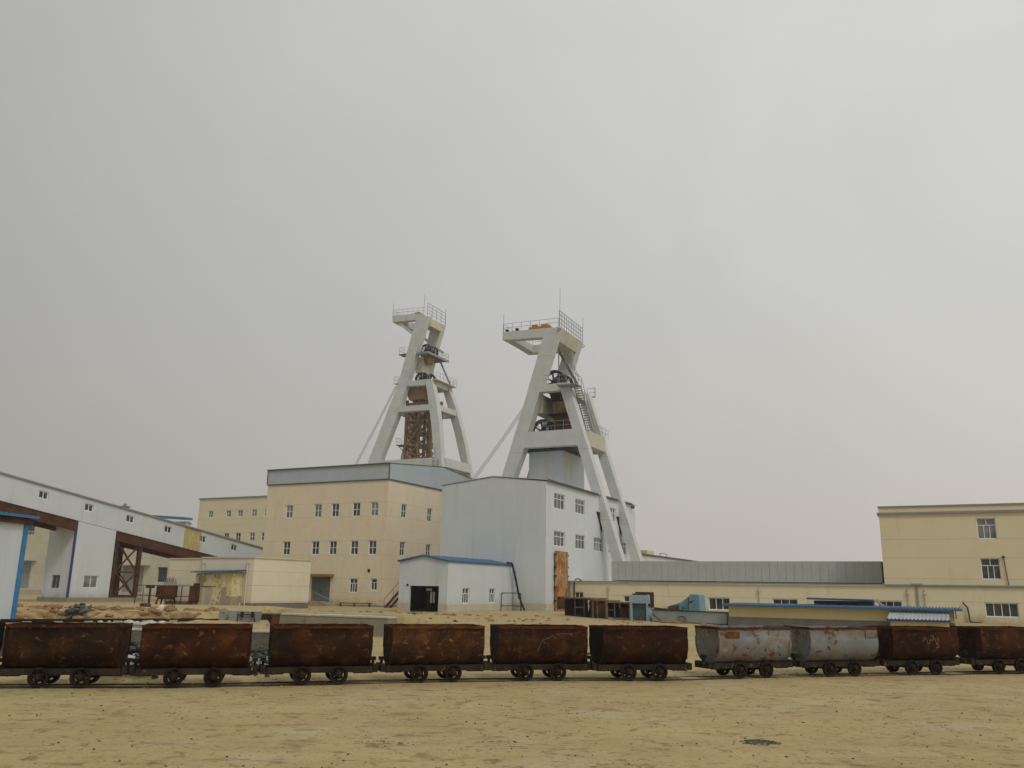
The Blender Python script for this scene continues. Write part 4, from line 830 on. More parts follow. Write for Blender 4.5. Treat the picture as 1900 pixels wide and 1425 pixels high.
mb = MB(); mb.tube([(4.24, VR-.03, 4.9), (4.3, VR-.03, 3.9), (4.38, VR-.03, 2.8)], .035); mb.box(4.14, 4.34, VR-.08, VR+.04, 4.85, 4.97); mb.build('cable', 'dark_steel', t)
# grey panel enclosure on the low roof
t = thing('grey_panel_enclosure', 'long grey sheet-panel enclosure on the low roof', 'enclosure', -17, 80)
mb = MB(); n_ = 34; uA, uB = -28.9, -4.63
for i in range(n_):
    a = uA+(uB-uA)*i/n_; b = uA+(uB-uA)*(i+1)/n_; jj = random.uniform(-.02, .02); mb.box(a+.007, b-.007, 80+jj, 80.08+jj, 2.92, 4.73)
mb.build('panels', 'grey_panel', t)
mb = MB(); mb.box(uA, uB, 80.09, 82.5, 2.9, 4.68); mb.build('core', 'dark_trim', t)
mb = MB(); mb.box(uA, uB, 79.95, 82.5, 2.8, 2.87); mb.build('bottom_rail', 'dark_steel', t)
mb = MB(); mb.beam((uB+.05, 80, 4.7), (uB+.35, 80, 2.85), .12); mb.beam((uB+.05, 82, 4.7), (uB+.35, 82, 2.85), .12); mb.tube([(uB+.02, 79.95, 4.6), (uB+.25, 79.95, 4.2), (uB+.3, 79.95, 2.9)], .06); mb.build('end_brace', 'black_hose', t)
# far white annex
t = thing('far_white_annex', 'white annex roofline sloping away behind the grey panels', 'building', -32, 108)
mb = MB(); mb.box(-40, -31.69, 96.3, 135, 0, 6.1); mb.build('wall', 'white_sheet_plain', t)
mb = MB(); mb.box(-40, -31.5, 96.3, 135, 6.1, 6.25); mb.build('roof_edge', 'dark_trim', t)
mb = MB(); mb.box(-34, -31.8, 100.6, 103.5, 6.25, 6.75); mb.build('roof_hatch', 'yellow_wall', t)
mb = MB(); mb.tube([(-31.8, 106, 6.25), (-31.8, 106, 6.6), (-31.8, 109, 6.6), (-31.8, 109, 6.25)], .05); mb.build('roof_rail', 'galv_rail', t)
# sunken yellow pump house
t = thing('yellow_pump_house', 'low yellow building with grey base and blue corrugated roof edge', 'building', -5.5, 53.75)
mb = MB(); mb.box(-11.9, .35, 53.75, 57.0, .53, 1.16); mb.build('wall', 'yellow_wall', t)
mb = MB(); mb.box(-11.94, -2.85, 53.70, 57.0, -.3, .528); mb.box(-2.85, .36, 53.75, 57.0, -.3, .528); mb.build('base_band', 'grey_base_band', t)
mb = MB(); k = -12.15
while k < .75:
    mb.prism([(k, 53.3, 1.17), (k+.17, 53.3, 1.17), (k+.17, 53.3, 1.23), (k+.11, 53.3, 1.23), (k+.09, 53.3, 1.29), (k+.02, 53.3, 1.29), (k, 53.3, 1.23)], (0, 4.0, .05)); k += .17
mb.build('roof', 'blue_roof', t)
mb = MB(); mb.box(.40, .46, 53.35, 54.3, .75, 1.16); mb.build('gable_board', 'scrap_tan', t)
mb = MB(); mb.prism([(-2.85, 53.6, 1.08), (.1, 53.6, 1.06), (.1, 52.7, .63), (-3.0, 52.7, .65)], (0, 0, .03)); k = -2.95
while k < .05: mb.tube([(k+.1, 53.55, 1.10), (k, 52.68, .67)], .018, 6); k += .19
pr_ = mb.build('porch_roof', 'pale_sheet_roof', t)
mb = MB(); mb.box(-3.02, .12, 52.62, 52.69, .58, .68); k = -3.0
while k < .05: mb.box(k, k+.09, 52.60, 52.62, .62, .72); k += .19
mb.build('porch_fascia', 'violet_trim', t)
mb = MB(); mb.box(-2.85, .05, 52.85, 53.74, -.3, .6); mb.build('porch_wall', 'yellow_wall', t)
t = thing('blue_canopy', 'small raised blue lean-to roof behind the yellow building', 'canopy', -5.5, 56.9)
mb = MB(); mb.prism([(-7.6, 56.2, 1.62), (-3.75, 56.2, 1.57), (-3.75, 56.2, 1.68), (-7.7, 56.2, 1.73)], (0, 2.6, 0)); mb.build('roof', 'blue_roof', t)
mb = MB(); mb.beam((-3.8, 56.2, 1.66), (-3.3, 56.0, 1.33), .06, .12); mb.build('end_board', 'coping_white', t)
mb = MB(); mb.box(-7.35, -3.95, 57.1, 58.6, 0, 1.56); mb.build('wall', 'grey_base_band', t)

# ------------------------------------------------------------------ scrap machinery row
def cab(name, label, cat, p, q, h, dep, mat, parts):
    a = Vector((*p, 0)); b = Vector((*q, 0)); d = b-a; t = wthing(name, label, cat, a.x, a.y, gz(*p), math.atan2(d.y, d.x)); t['group'] = 'scrap machinery lined up in front of the low cream building'; return t, d.length
t, L_ = cab('scrap_cabinet', 'large dark open-fronted rusty cabinet next to the tall orange plate', 'scrap cabinet', (4.3, 66.9), (6.0, 63.6), 1.3, 1.2, '', ())
mb = MB(); mb.box(0, L_, 1.3, 1.36, 0, 1.25); mb.box(0, .06, 0, 1.3, 0, 1.25); mb.box(L_-.06, L_, 0, 1.3, 0, 1.25); mb.box(.06, L_-.06, 0, 1.3, 0, .05); mb.build('shell', 'scrap_dark', t)
mb = MB(); mb.box(-.1, L_+.1, -.1, 1.4, 1.25, 1.36); mb.build('top_plate', 'scrap_tan', t)
mb = MB(); mb.box(1.1, 1.17, .2, .27, .05, 1.25); mb.box(1.17, 2.4, .2, .27, .6, .68); mb.box(2.4, 2.46, .2, .27, .05, 1.25); mb.build('inner_frame', 'grey_steel', t)
mb = MB(); mb.quad((3.45, -.12, 1.2), (3.75, -.12, 1.2), (3.6, -.12, .9), (3.7, -.12, .75), (3.5, -.12, .35), (3.5, -.12, .8)); mb.build('torn_cloth', 'plastic_white', t)
t, L_ = cab('scrap_cabinet', 'rusty brown machine housing in the middle of the scrap row', 'scrap cabinet', (6.05, 63.4), (6.9, 61.9), 1.2, 1.2, '', ())
mb = MB(); mb.box(0, L_, .12, 1.2, 0, 1.2); mb.build('housing', 'scrap_dark', t)
mb = MB(); mb.box(-.05, L_+.05, 0, 1.25, 1.2, 1.28); mb.box(0, .1, -.02, .12, 0, 1.2); mb.box(L_-.1, L_, -.02, .12, 0, 1.2); mb.box(.6, .7, 0, .12, 0, 1.2); mb.build('frame', 'scrap_tan', t)
mb = MB(); mb.box(.2, .55, .05, .12, .3, 1.05); mb.box(.8, 1.5, .04, .12, .2, 1.0); mb.build('rust_panel', 'rust_beam', t)
t, L_ = cab('scrap_cabinet', 'tan-framed dark open cabinet left of the pale blue cabinet', 'scrap cabinet', (6.9, 61.6), (8.35, 60.1), 1.1, 1.0, '', ())
mb = MB(); mb.box(0, L_, 1, 1.06, .05, 1.1); mb.box(0, .05, .05, 1, .05, 1.1); mb.box(L_-.05, L_, .05, 1, .05, 1.1); mb.build('shell', 'scrap_dark', t)
mb = MB(); mb.box(-.04, L_+.04, -.05, 1.1, 1.1, 1.2); mb.box(-.02, .1, -.03, .05, .1, 1.1); mb.box(L_-.1, L_, -.03, .05, .1, 1.1); mb.box(1.15, 1.22, -.02, .04, .75, 1.1); mb.build('frame', 'scrap_tan', t)
mb = MB(); mb.box(.1, L_-.1, -.03, .05, .05, .14); mb.box(.6, .66, .1, .2, .1, 1.1); mb.box(.1, .6, .1, .15, .6, .65); mb.build('lower_rail', 'grey_steel', t)
mb = MB(); mb.box(.9, 1.5, .4, .8, .1, .8); mb.build('inner_machine', 'rust_beam', t)
t, L_ = cab('blue_cabinet', 'upright pale blue cabinet with dark slate door in the scrap row', 'cabinet', (8.3, 59.7), (9.45, 58.9), 1.6, .8, '', ())
mb = MB(); mb.box(0, .12, 0, .8, 0, 1.6); mb.box(L_-.2, L_, 0, .8, 0, 1.6); mb.box(.12, L_-.2, 0, .8, 1.15, 1.6); mb.box(.12, L_-.2, .25, .8, 0, 1.15); mb.prism([(-.0, 0, 1.6), (L_, 0, 1.6), (L_-.08, 0, 1.7), (.06, 0, 1.7)], (0, .8, 0)); mb.build('case', 'scrap_pale_blue', t)
mb = MB(); mb.box(.14, L_-.22, .15, .24, .02, 1.13); d_ = mb.build('door', 'scrap_slate', t); mb = MB(); mb.tube([(L_-.4, .12, .5), (L_-.4, .12, .7)], .02); mb.build('handle', 'grey_steel', d_)
mb = MB(); mb.box(.25, L_-.02, .3, .75, 1.72, 1.9); mb.box(L_, L_+.06, .2, .7, .9, 1.9); mb.box(L_-.02, L_+.1, -.05, .1, .95, 1.15); mb.build('top_hood', 'scrap_dark', t)
t, L_ = cab('steel_trough', 'long pale grey steel trough lying on the sand at the right of the scrap row', 'steel trough', (9.6, 58.6), (13.5, 54.3), .7, .8, '', ())
mb = MB(); mb.box(0, L_, 0, .06, .04, .72); mb.box(0, L_, .9, .96, .04, .72); mb.box(0, .06, .06, .9, .04, .72); mb.box(L_-.06, L_, .06, .9, .04, .72); mb.box(0, L_, .06, .9, .04, .1); mb.build('side_plate', 'scrap_grey', t)
mb = MB(); mb.box(-.05, L_+.2, -.06, .02, .72, .78); mb.box(-.03, L_, -.08, 1.0, 0, .04); mb.box(L_-.02, L_+.5, -.1, .1, 0, .08); mb.build('flange', 'dark_steel', t)
mb = MB(); mb.tube([(.05, -.06, .5), (.4, -.12, .3), (1.1, -.3, .02)], .03); mb.build('bent_rod', 'dark_steel', t)
t = wthing('cable_coil', 'small black cable coil on a sand hump in front of the trough', 'cable coil', 11.0, 56.1, .1)
for k in range(3): mb = MB(); mb.lathe([(.19, -.015), (.22, 0), (.19, .015)], (.1*k, 0, .15), (.5+k*.3, 1, .3), 18); mb.build('loop', 'black_hose', t)
mb = MB()
for _ in range(40): mb.blob((10.7+random.gauss(0, .45), 56.3+random.gauss(0, .2), gz(10.7, 56.3)+.05), random.uniform(.08, .2), (1.4, 1, .5))
tag(mb.build('rubble_hump', 'rubble_brown'), 'reddish sand hump under the cable coil by the steel trough', 'sand pile')
t, L_ = cab('blue_chute', 'crumpled bright blue chute standing on the steel trough', 'chute', (10.95, 58.0), (13.0, 56.0), .7, .8, '', ())
t.location.z = .72
mb = MB(); mb.prism([(1.15, 0, 0), (2.0, 0, 0), (1.95, 0, 1.05), (1.3, 0, 1.1), (1.2, 0, .95)], (0, .7, 0)); mb.build('chute_box', 'scrap_blue', t)
mb = MB(); mb.prism([(-.35, .1, 0), (1.12, .1, 0), (1.12, .1, .95), (.5, .1, .55), (-.35, .1, .32)], (0, .4, 0)); mb.build('side_wing', 'scrap_blue', t)
mb = MB(); mb.prism([(-.5, .05, 0), (.4, .05, 0), (.35, .05, .4), (-.5, .05, .28)], (0, .04, 0)); mb.prism([(1.1, -.02, .6), (1.6, -.02, .72), (1.3, -.02, .5)], (0, .02, 0)); mb.box(1.12, 1.17, -.02, .02, .1, .9); mb.build('torn_lining', 'debris_grey', t)
t, L_ = cab('rusty_pipe_bundle', 'low rusty heap of bent pipes behind the steel trough', 'pipe heap', (9.7, 59.7), (11.9, 57.9), .7, .8, '', ())
for i in range(8): mb = MB(); mb.beam((random.uniform(-.2, .3), random.uniform(0, .6), .55+random.random()*.35), (L_-random.uniform(0, .5), random.uniform(0, .6), .5+random.random()*.3), .14, .12); mb.build('pipe', random.choice(('rust_beam', 'scrap_dark', 'rust_beam')), t)
mb = MB(); mb.box(0, L_, .1, .7, 0, .6); mb.build('support_crate', 'scrap_dark', t)

# ------------------------------------------------------------------ headframes
def member(name, par, L, Rr, v0, v1, vb0=None, vb1=None, zk=None, mat='concrete'):
    """L, Rr: polylines (u, z) of the left and right edges, top to bottom, same length; v0..v1 depth; vb0/vb1: dv per metre below zk."""
    mb = MB(); secs = []
    for (ul, zl), (ur, zr) in zip(L, Rr):
        def vv(v, k, z_): return v+(k*max(0, zk-z_) if zk else 0)
        a, b = (vb0 or 0), (vb1 or 0)
        secs.append([(ul, vv(v0, a, zl), zl), (ur, vv(v0, a, zr), zr), (ur, vv(v1, b, zr), zr), (ul, vv(v1, b, zl), zl)])
    mb.loft(secs); return mb.build(name, mat, par)
def railing(par, pts, h=1.05, nr=2, sp_=1.1, r=.024, name='railing', mat='galv_rail', rod=True):
    mb = MB(); pts = [Vector(p) for p in pts]
    for p, q in zip(pts, pts[1:]):
        for k in range(1, nr+1): mb.tube([p+Vector((0, 0, h*k/nr)), q+Vector((0, 0, h*k/nr))], r, 5)
        n = max(1, round((q-p).length/sp_))
        for i in range(n+1): c = p+(q-p)*i/n; mb.tube([c, c+Vector((0, 0, h))], r, 5)
    return mb.build(name, mat, par)
def sheave(par, u, v, z_, r, w=.5, n=8, ph=.2):
    mb = MB(); mb.lathe([(r*.80, -w/2), (r*.97, -w/2), (r, -w/2+.06), (r*.93, 0), (r, w/2-.06), (r*.97, w/2), (r*.80, w/2)], (u, v, z_), (0, 1, 0), 36)
    o = mb.build('sheave_wheel', 'dark_steel', par, 40); s = MB()
    for k in range(n):
        a_ = ph+2*math.pi*k/n; d = Vector((math.cos(a_), 0, math.sin(a_))); s.beam(Vector((u, v, z_))+d*.15*r, Vector((u, v, z_))+d*r*.83, .16, .22, (0, 1, 0))
    s.lathe([(.001, -w*.6), (r*.2, -w*.6), (r*.2, w*.6), (.001, w*.6)], (u, v, z_), (0, 1, 0), 14, False); s.build('spokes', 'dark_steel', o)
def rope(par, p, q, r=.03): mb = MB(); p, q = Vector(p), Vector(q); mb.tube([p, (p+q)/2-Vector((0, 0, .12)), q], r, 5); mb.build('rope', 'galv_rail', par)

# right headframe
t = thing('right_headframe', 'nearer white concrete mine headframe with outside stair and orange hoist on top', 'headframe', -38, 84.2)
va, vb = 84.21, 90.28; th = 1.15; VE = 91.45
L1 = [(-38.1, 30.6), (-40.5, 22.7), (-42.5, 16.5), (-43.33, 14.05), (-47.9, 0)]; R1 = [(-36.28, 30.9), (-38.75, 23.4), (-40.75, 16.7), (-41.79, 14.05), (-46.3, 0)]
L2 = [(-36.4, 24.25), (-33.6, 15.4), (-30.35, 5), (-28.8, 0)]; R2 = [(-35.25, 24.3), (-32.5, 15.4), (-29.25, 5), (-27.7, 0)]
for v in (va, vb): member('leg', t, L1, R1, v, v+th); member('leg', t, L2, R2, v, v+th)
# top platform frame: side beams, end beam, rear beam
for v in (va+.002, vb+th-1.0):
    member('top_beam', t, [(-43.5, 31.08), (-43.5, 30.12)], [(-37.2, 30.85), (-37.8, 29.8)], v, v+.98)
mb = MB(); mb.box(-43.5, -42.5, va+1, vb+th-1.0, 30.15, 31.02); mb.build('end_beam', 'concrete', t)
mb = MB(); mb.loft([[(-38.05, va+th, 30.85), (-36.3, va+th, 30.88), (-36.75, va+th, 29.45), (-38.4, va+th, 29.5)], [(-38.05, vb, 30.85), (-36.3, vb, 30.88), (-36.75, vb, 29.45), (-38.4, vb, 29.5)]]); mb.build('portal_beam', 'concrete_stained', t)
mb = MB(); mb.prism([(-37.0, vb, 29.5), (-37.0, vb-.8, 29.5), (-37.2, vb, 28.6)], (-1.2, 0, 0)); mb.build('haunch', 'concrete', t)
# middle deck
for v in (va+.003, vb+th-.9): member('mid_beam', t, [(-38.9, 24.28), (-38.9, 23.45)], [(-36.1, 24.28), (-35.9, 23.45)], v, v+.89)
mb = MB(); mb.box(-36.3, -35.45, va+th, vb, 23.3, 24.25); mb.build('cross_beam', 'concrete', t)
mb = MB(); mb.box(-40.0, -38.8, va+th, vb, 21.3, 23.4); mb.build('cross_beam', 'concrete_stained', t)
mb = MB(); mb.box(-38.7, -36.3, va+.9, vb+.2, 23.9, 24.1); mb.box(-36.0, -34.9, VE-.02, VE+.45, 24.1, 24.2); mb.build('mid_deck', 'concrete_stained', t)
# lower ring beams
for v in (va-.003, vb+th-.95): member('lower_beam', t, [(-40.7, 19.0), (-41.3, 17.25)], [(-34.6, 19.0), (-34.0, 17.2)], v, v+.95)
mb = MB(); mb.box(-34.3, -33.2, va+th, vb, 17.25, 18.9); mb.build('lower_cross_beam', 'concrete_stained', t)
mb = MB(); mb.box(-41.9, -41.0, va+th, vb, 17.25, 18.9); mb.build('lower_cross_beam', 'concrete', t)
mb = MB(); mb.box(-41.0, -34.3, va+.95, vb+.2, 18.6, 18.95); mb.build('lower_deck', 'concrete_stained', t)
# guide box and flare, sheaves
mb = MB(); mb.loft([[(-37.9, 86.4, 18.9), (-36.5, 86.4, 18.9), (-36.5, 88.6, 18.9), (-37.9, 88.6, 18.9)], [(-37.9, 86.3, 21.2), (-36.4, 86.3, 21.2), (-36.4, 88.7, 21.2), (-37.9, 88.7, 21.2)]]); mb.build('guide_box', 'rust_beam', t)
mb = MB(); mb.loft([[(-37.9, 86.35, 21.26), (-36.4, 86.35, 21.26), (-36.4, 88.6, 21.26), (-37.9, 88.6, 21.26)], [(-37.9, 86.0, 22.6), (-36.0, 86.0, 22.6), (-36.0, 88.9, 22.6), (-37.9, 88.9, 22.6)]]); mb.build('guide_neck', 'lattice_brown', t)
mb = MB(); mb.loft([[(-37.95, 86.0, 22.61), (-36.0, 86.0, 22.61), (-36.0, 88.9, 22.61), (-37.95, 88.9, 22.61)], [(-38.3, 85.8, 23.88), (-35.8, 85.8, 23.88), (-35.8, 89.2, 23.88), (-38.3, 89.2, 23.88)]]); mb.build('guide_flare', 'scrap_dark', t)
mb = MB(); mb.box(-38.5, -35.6, 85.9, 89.2, 21.15, 21.25); mb.tube([(-38.6, 85.9, 21.2), (-38.6, 85.9, 20.9)], .05); mb.build('guide_collar', 'dark_steel', t)
for v in (86.5, 88.8): sheave(t, -39.25, v, 19.3, 1.5)
for v in (86.5, 88.8): sheave(t, -37.9, v, 25.0, 1.45)
for (a, b, nn) in (((-39.6, 86.2, 24.4), (-48.6, 86.2, 13.2), 4), ((-40.3, 88.4, 20.2), (-47, 88.4, 12.2), 4)):
    for k in range(nn): rope(t, (a[0]-.26*k, a[1]+.15*k, a[2]), (b[0]-.26*k, b[1]+.15*k, b[2]), .02)
for k in range(4): rope(t, (-36.5-.25*k, 86.7+.3*k, 30), (-36.6-.2*k, 87+.3*k, 25.5), .02)
for k in range(3): rope(t, (-35.4-.22*k, 87.3, 23.6), (-35.4-.22*k, 87.3, 19), .025)
# diagonal ladder behind the portal
mb = MB(); mb.beam((-38.6, 89.6, 29.5), (-36.3, 89.6, 25.3), .12, .3); mb.tube([(-38.2, 89.2, 30.3), (-35.9, 89.2, 26.1)], .035); mb.tube([(-38.2, 89.2, 29.9), (-35.9, 89.2, 25.7)], .035); mb.tube([(-38.0, 88, 30), (-38.0, 88, 25)], .06); mb.build('upper_ladder', 'grey_steel', t)
# railings
railing(t, [(-43.45, VE-.05, 30.95), (-43.45, va+.05, 31.05), (-36.45, va+.05, 30.9)], 1.0)
railing(t, [(-36.33, va+.03, 30.9), (-36.33, VE-.05, 30.75)], 1.9, 4, .75, .03, mat='grey_steel')
railing(t, [(-42.6, vb+.2, 30.95), (-38.2, vb+.2, 30.95)], 1.0)
railing(t, [(-38.9, va+.05, 24.28), (-36.3, va+.05, 24.28)], 1.05); railing(t, [(-36.0, VE+.43, 24.2), (-34.95, VE+.43, 24.2), (-34.95, VE, 24.2)], 1.05)
railing(t, [(-40.9, va+.05, 19.0), (-34.8, va+.05, 19.0)], 1.05); railing(t, [(-33.25, 87.5, 18.9), (-33.25, VE, 18.9)], 1.0)
# outside stair with landing
mb = MB(); mb.box(-36.2, -33.9, 83.2, 84.9, 23.75, 23.87); mb.build('stair_landing', 'galv_rail', t)
railing(t, [(-36.1, 83.2, 23.85), (-33.95, 83.2, 23.85), (-33.95, 84.9, 23.85)], 1.05)
st = MB()
for u in (-34.75, -33.95): st.beam((u, 84.9, 23.75), (u, 88.9, 18.95), .05, .22)
so_ = st.build('stair_stringer', 'galv_rail', t)
for i in range(20):
    f_ = (i+.5)/20; mb = MB(); v = 84.9+4*f_; z_ = 23.8-4.85*f_; mb.box(-34.73, -33.97, v-.12, v+.12, z_-.03, z_+.02); mb.build('stair_step', 'galv_rail', t)
mb = MB()
for u in (-34.75, -33.95):
    mb.tube([(u, 84.9, 24.8), (u, 88.9, 19.95)], .03, 5)
    for i in range(5): v = 84.9+i; z_ = 23.8-4.85*i/4; mb.tube([(u, v, z_), (u, v, z_+1)], .03, 5)
mb.build('stair_handrail', 'galv_rail', t)
for (u, v, z0, z1) in ((-36.25, va, 31, 35.4), (-43.4, va, 31, 33.3), (-36.35, VE, 30.9, 34.1)): mb = MB(); mb.tube([(u, v, z0), (u+.03, v, z1)], .022, 5); mb.build('lightning_rod', 'grey_steel', t)
for v in (va-.1, VE-.05): mb = MB(); mb.lathe([(.14, -.05), (.2, 0), (.14, .05)], (-36.3, v, 30.45), (0, 1, 0), 12); mb.build('lifting_ring', 'dark_steel', t)
for u in (-43.2, -41.9): mb = MB(); mb.box(u, u+.3, va+.1, va+.5, 31.05, 31.38); mb.build('lamp_box', 'dark_steel', t)
t = thing('hoist_trolley', 'orange hoist trolley on top of the right headframe', 'hoist trolley', -39.7, 86, 31)
mb = MB(); mb.box(-41.0, -38.3, 86, 86.5, 31.15, 31.85); mb.box(-41.0, -38.3, 87.3, 87.8, 31.15, 31.85); mb.box(-40.6, -39.9, 86, 87.8, 31.85, 32.05); mb.box(-39.4, -38.6, 86, 87.8, 31.85, 32.0); mb.build('girder', 'orange_paint', t)
mb = MB(); mb.box(-41.0, -38.2, 85.95, 87.9, 31.05, 31.15); mb.build('track_rail', 'dark_steel', t)
t = thing('shaft_housing', 'white box-shaped shaft housing rising from the roof under the right headframe', 'shaft housing', -38.7, 89, 11.7)
mb = MB(); mb.box(-40.75, -36.6, 86, 92.35, 11.4, 17.2); mb.build('cladding', M('housing_sheet', (.56, .60, .62), (.53, .57, .59), .35, .6, 0, [((.55, .48, .28), .6, .5, .72, (1, 1, .12), .8)], vline=(1., .03, .12)), t)
mb = MB(); mb.box(-40.9, -36.5, 85.95, 92.4, 17.0, 17.24); mb.build('cap', 'dark_trim', t)

# left headframe (further away)
t = thing('left_headframe', 'farther concrete mine headframe with brown lattice shaft and bent legs', 'headframe', -76, 115)
va, vf, th = 115., 119.8, 1.2; VE = 121.; zk = 37.
SN, SF = -.105, .16
L1 = [(-75.9, 46.1), (-78.92, 34.56), (-80.4, 30.16), (-83.05, 21.7), (-89.9, 0)]; R1 = [(-73.66, 46.3), (-77.2, 34.4), (-77.95, 30.6), (-80.85, 21.6), (-87.2, 0)]
L2 = [(-73.5, 35.3), (-72.54, 31.7), (-71.5, 27.5), (-70.1, 20.6), (-66, 0)]; R2 = [(-72.3, 35.2), (-71.0, 31.4), (-70.0, 27.4), (-68.7, 20.1), (-64.2, 0)]
for v, k in ((va, SN), (vf, SF)): member('leg', t, L1, R1, v, v+th, k, k, zk); member('leg', t, L2, R2, v, v+th, k, k, zk)
def off(k, z_): return k*max(0, zk-z_)
for v in (va+.003, vf+th-1.): member('top_beam', t, [(-80.8, 47.3), (-80.75, 46.1)], [(-74.8, 46.9), (-75.2, 45.9)], v, v+.99)
mb = MB(); mb.box(-80.8, -79.9, va+1, VE-1, 46.1, 47.1); mb.build('end_beam', 'concrete', t)
mb = MB(); mb.box(-75.4, -73.75, va+th, vf, 44.9, 46.25); mb.build('portal_beam', 'concrete_stained', t)
for v, ue, ze in ((va+.2, -76.2, 43.25), (vf+.2, -73.6, 41.2)): mb = MB(); mb.beam((-79.9, v+.3, 46.1), (ue, v+.3, ze), .35, .45); mb.build('strut', 'concrete', t)
# upper maintenance platform
mb = MB(); mb.box(-75.5, -73.3, 114.9, 121.6, 39.9, 40.05)
k = 115.1
while k < 121.5: mb.box(-75.5, -73.35, k, k+.16, 39.68, 39.9); k += 1.1
mb.box(-73.3, -73.15, 114.9, 121.6, 39.72, 40.1); mb.box(-75.5, -73.2, 114.8, 114.92, 39.72, 40.1); mb.build('upper_platform', 'galv_rail', t)
railing(t, [(-75.4, 114.9, 40.05), (-73.25, 114.9, 40.05), (-73.25, 121.55, 40.05), (-75.2, 121.55, 40.05)], 1.15)
railing(t, [(-78.0, 115, 40.2), (-79.0, 115, 40.2), (-79.0, 116.5, 40.2)], 1.15); mb = MB(); mb.box(-79.1, -77.4, 115, 116.6, 40.05, 40.2); mb.build('side_platform', 'grey_steel', t)
mb = MB(); mb.box(-76.4, -75.0, va+th, vf, 37.0, 39.6); mb.build('portal_panel', 'concrete_stained', t)
mb = MB(); mb.loft([[(-74.9, 116.4, 39.65), (-73.7, 116.4, 39.65), (-73.7, 118.2, 39.65), (-74.9, 118.2, 39.65)], [(-74.8, 116.7, 38.5), (-74.1, 116.7, 38.5), (-74.1, 117.8, 38.5), (-74.8, 117.8, 38.5)]]); mb.build('hopper', 'lattice_brown', t)
sheave(t, -75.0, 117.0, 40.9, 1.15, .4, 8); sheave(t, -74.8, 118.8, 40.9, 1.15, .4, 8)
sheave(t, -75.6, 117.0, 36.0, 1.25, .45, 8); sheave(t, -75.3, 118.8, 36.0, 1.35, .5, 8)
# middle deck ring
for v in (va-.003, vf+th-1.05): member('mid_beam', t, [(-78.2, 35.35), (-78.3, 34.5)], [(-72.6, 35.3), (-72.4, 34.3)], v, v+1.05)
mb = MB(); mb.box(-73.5, -72.2, va+th, vf+.2, 34.3, 35.25); mb.build('mid_cross_beam', 'concrete', t)
mb = MB(); mb.box(-78.9, -78, va+th, vf, 34.3, 35.25); mb.build('mid_cross_beam', 'concrete', t)
mb = MB(); mb.box(-78.0, -73.5, va+.9, vf+.2, 34.8, 35.1); mb.box(-72.3, -71.4, va, VE+.6, 35.1, 35.2); mb.box(-79.8, -78.6, va, VE, 35.1, 35.2); mb.build('mid_deck', 'concrete_stained', t)
mb = MB(); mb.prism([(-78.3, 116, 34.8), (-74.0, 116, 34.8), (-74.6, 116, 32.3), (-77.3, 116, 32.3)], (0, 4, 0)); mb.build('shaft_hood', 'lattice_brown', t)
railing(t, [(-78.8, va, 35.2), (-79.8, va, 35.2), (-79.8, VE, 35.2)], 1.15); railing(t, [(-78.2, va+.02, 35.35), (-73.2, va+.02, 35.35)], 1.15); railing(t, [(-71.4, va, 35.2), (-71.4, VE+.6, 35.2), (-72.3, VE+.6, 35.2)], 1.15)
# lower ring
zl = 30.2
for v, k, e in ((va, SN, 0), (vf+.2, SF, 0)): member('lower_beam', t, [(-78.9, 30.95), (-79.2, 30.0)], [(-71.6, 30.85), (-71.3, 29.9)], v+off(k, zl)-.02, v+off(k, zl)+.95)
for u0, u1 in ((-72.2, -70.9), (-79.6, -78.6)): mb = MB(); mb.box(u0, u1, va+off(SN, zl)+1, vf+off(SF, zl)+.2, 30.0, 30.9); mb.build('lower_cross_beam', 'concrete', t)
# base tie beams
for v, k in ((va, SN), (vf+.2, SF)): member('tie_beam', t, [(-80.8, 21.9), (-80.6, 20.4)], [(-69.6, 21.9), (-69.2, 20.4)], v+off(k, 21)-.02, v+off(k, 21)+.9)
mb = MB(); mb.box(-70.0, -68.75, va+off(SN, 21)+1, vf+off(SF, 21)+.1, 20.5, 21.9); mb.build('tie_beam', 'concrete', t)
# lattice shaft
pu = (-78.0, -75.5, -73.1); pv = (116.6, 119.6)
mb = MB()
for u in pu:
    for v in pv: mb.box(u-.2, u+.2, v-.2, v+.2, 10, 32.4)
mb.build('shaft_posts', 'lattice_brown', t)
mb = MB()
for i, z_ in enumerate([20.5, 22.6, 24.7, 26.8, 28.9, 31.0]):
    for v in pv: mb.beam((pu[0], v, z_), (pu[2], v, z_), .24)
    for u in pu: mb.beam((u, pv[0], z_), (u, pv[1], z_), .3)
mb.build('shaft_rings', 'lattice_brown', t)
mb = MB()
for z_ in (20.5, 22.6, 24.7, 26.8, 28.9):
    for v in pv:
        for a, b in zip(pu, pu[1:]): mb.beam((a, v, z_), (b, v, z_+2.1), .16); mb.beam((a, v, z_+2.1), (b, v, z_), .16)
    for u in (pu[0], pu[2]): mb.beam((u, pv[0], z_), (u, pv[1], z_+2.1), .16); mb.beam((u, pv[0], z_+2.1), (u, pv[1], z_), .16)
mb.build('shaft_bracing', 'lattice_brown', t)
mb = MB(); mb.box(-77.6, -76.6, 118.0, 118.2, 20, 30); mb.box(-75.1, -74.6, 117.2, 117.5, 20, 32); mb.box(-77.6, -73.3, 116.4, 116.5, 31.4, 31.9); mb.build('guide_panels', 'lattice_brown', t)
mb = MB(); mb.beam((-77.8, 116, 24.2), (-74.2, 116, 28.6), .3, .22); mb.tube([(-77.8, 115.8, 25.2), (-74.2, 115.8, 29.6)], .04); mb.build('shaft_stair', 'lattice_brown', t)
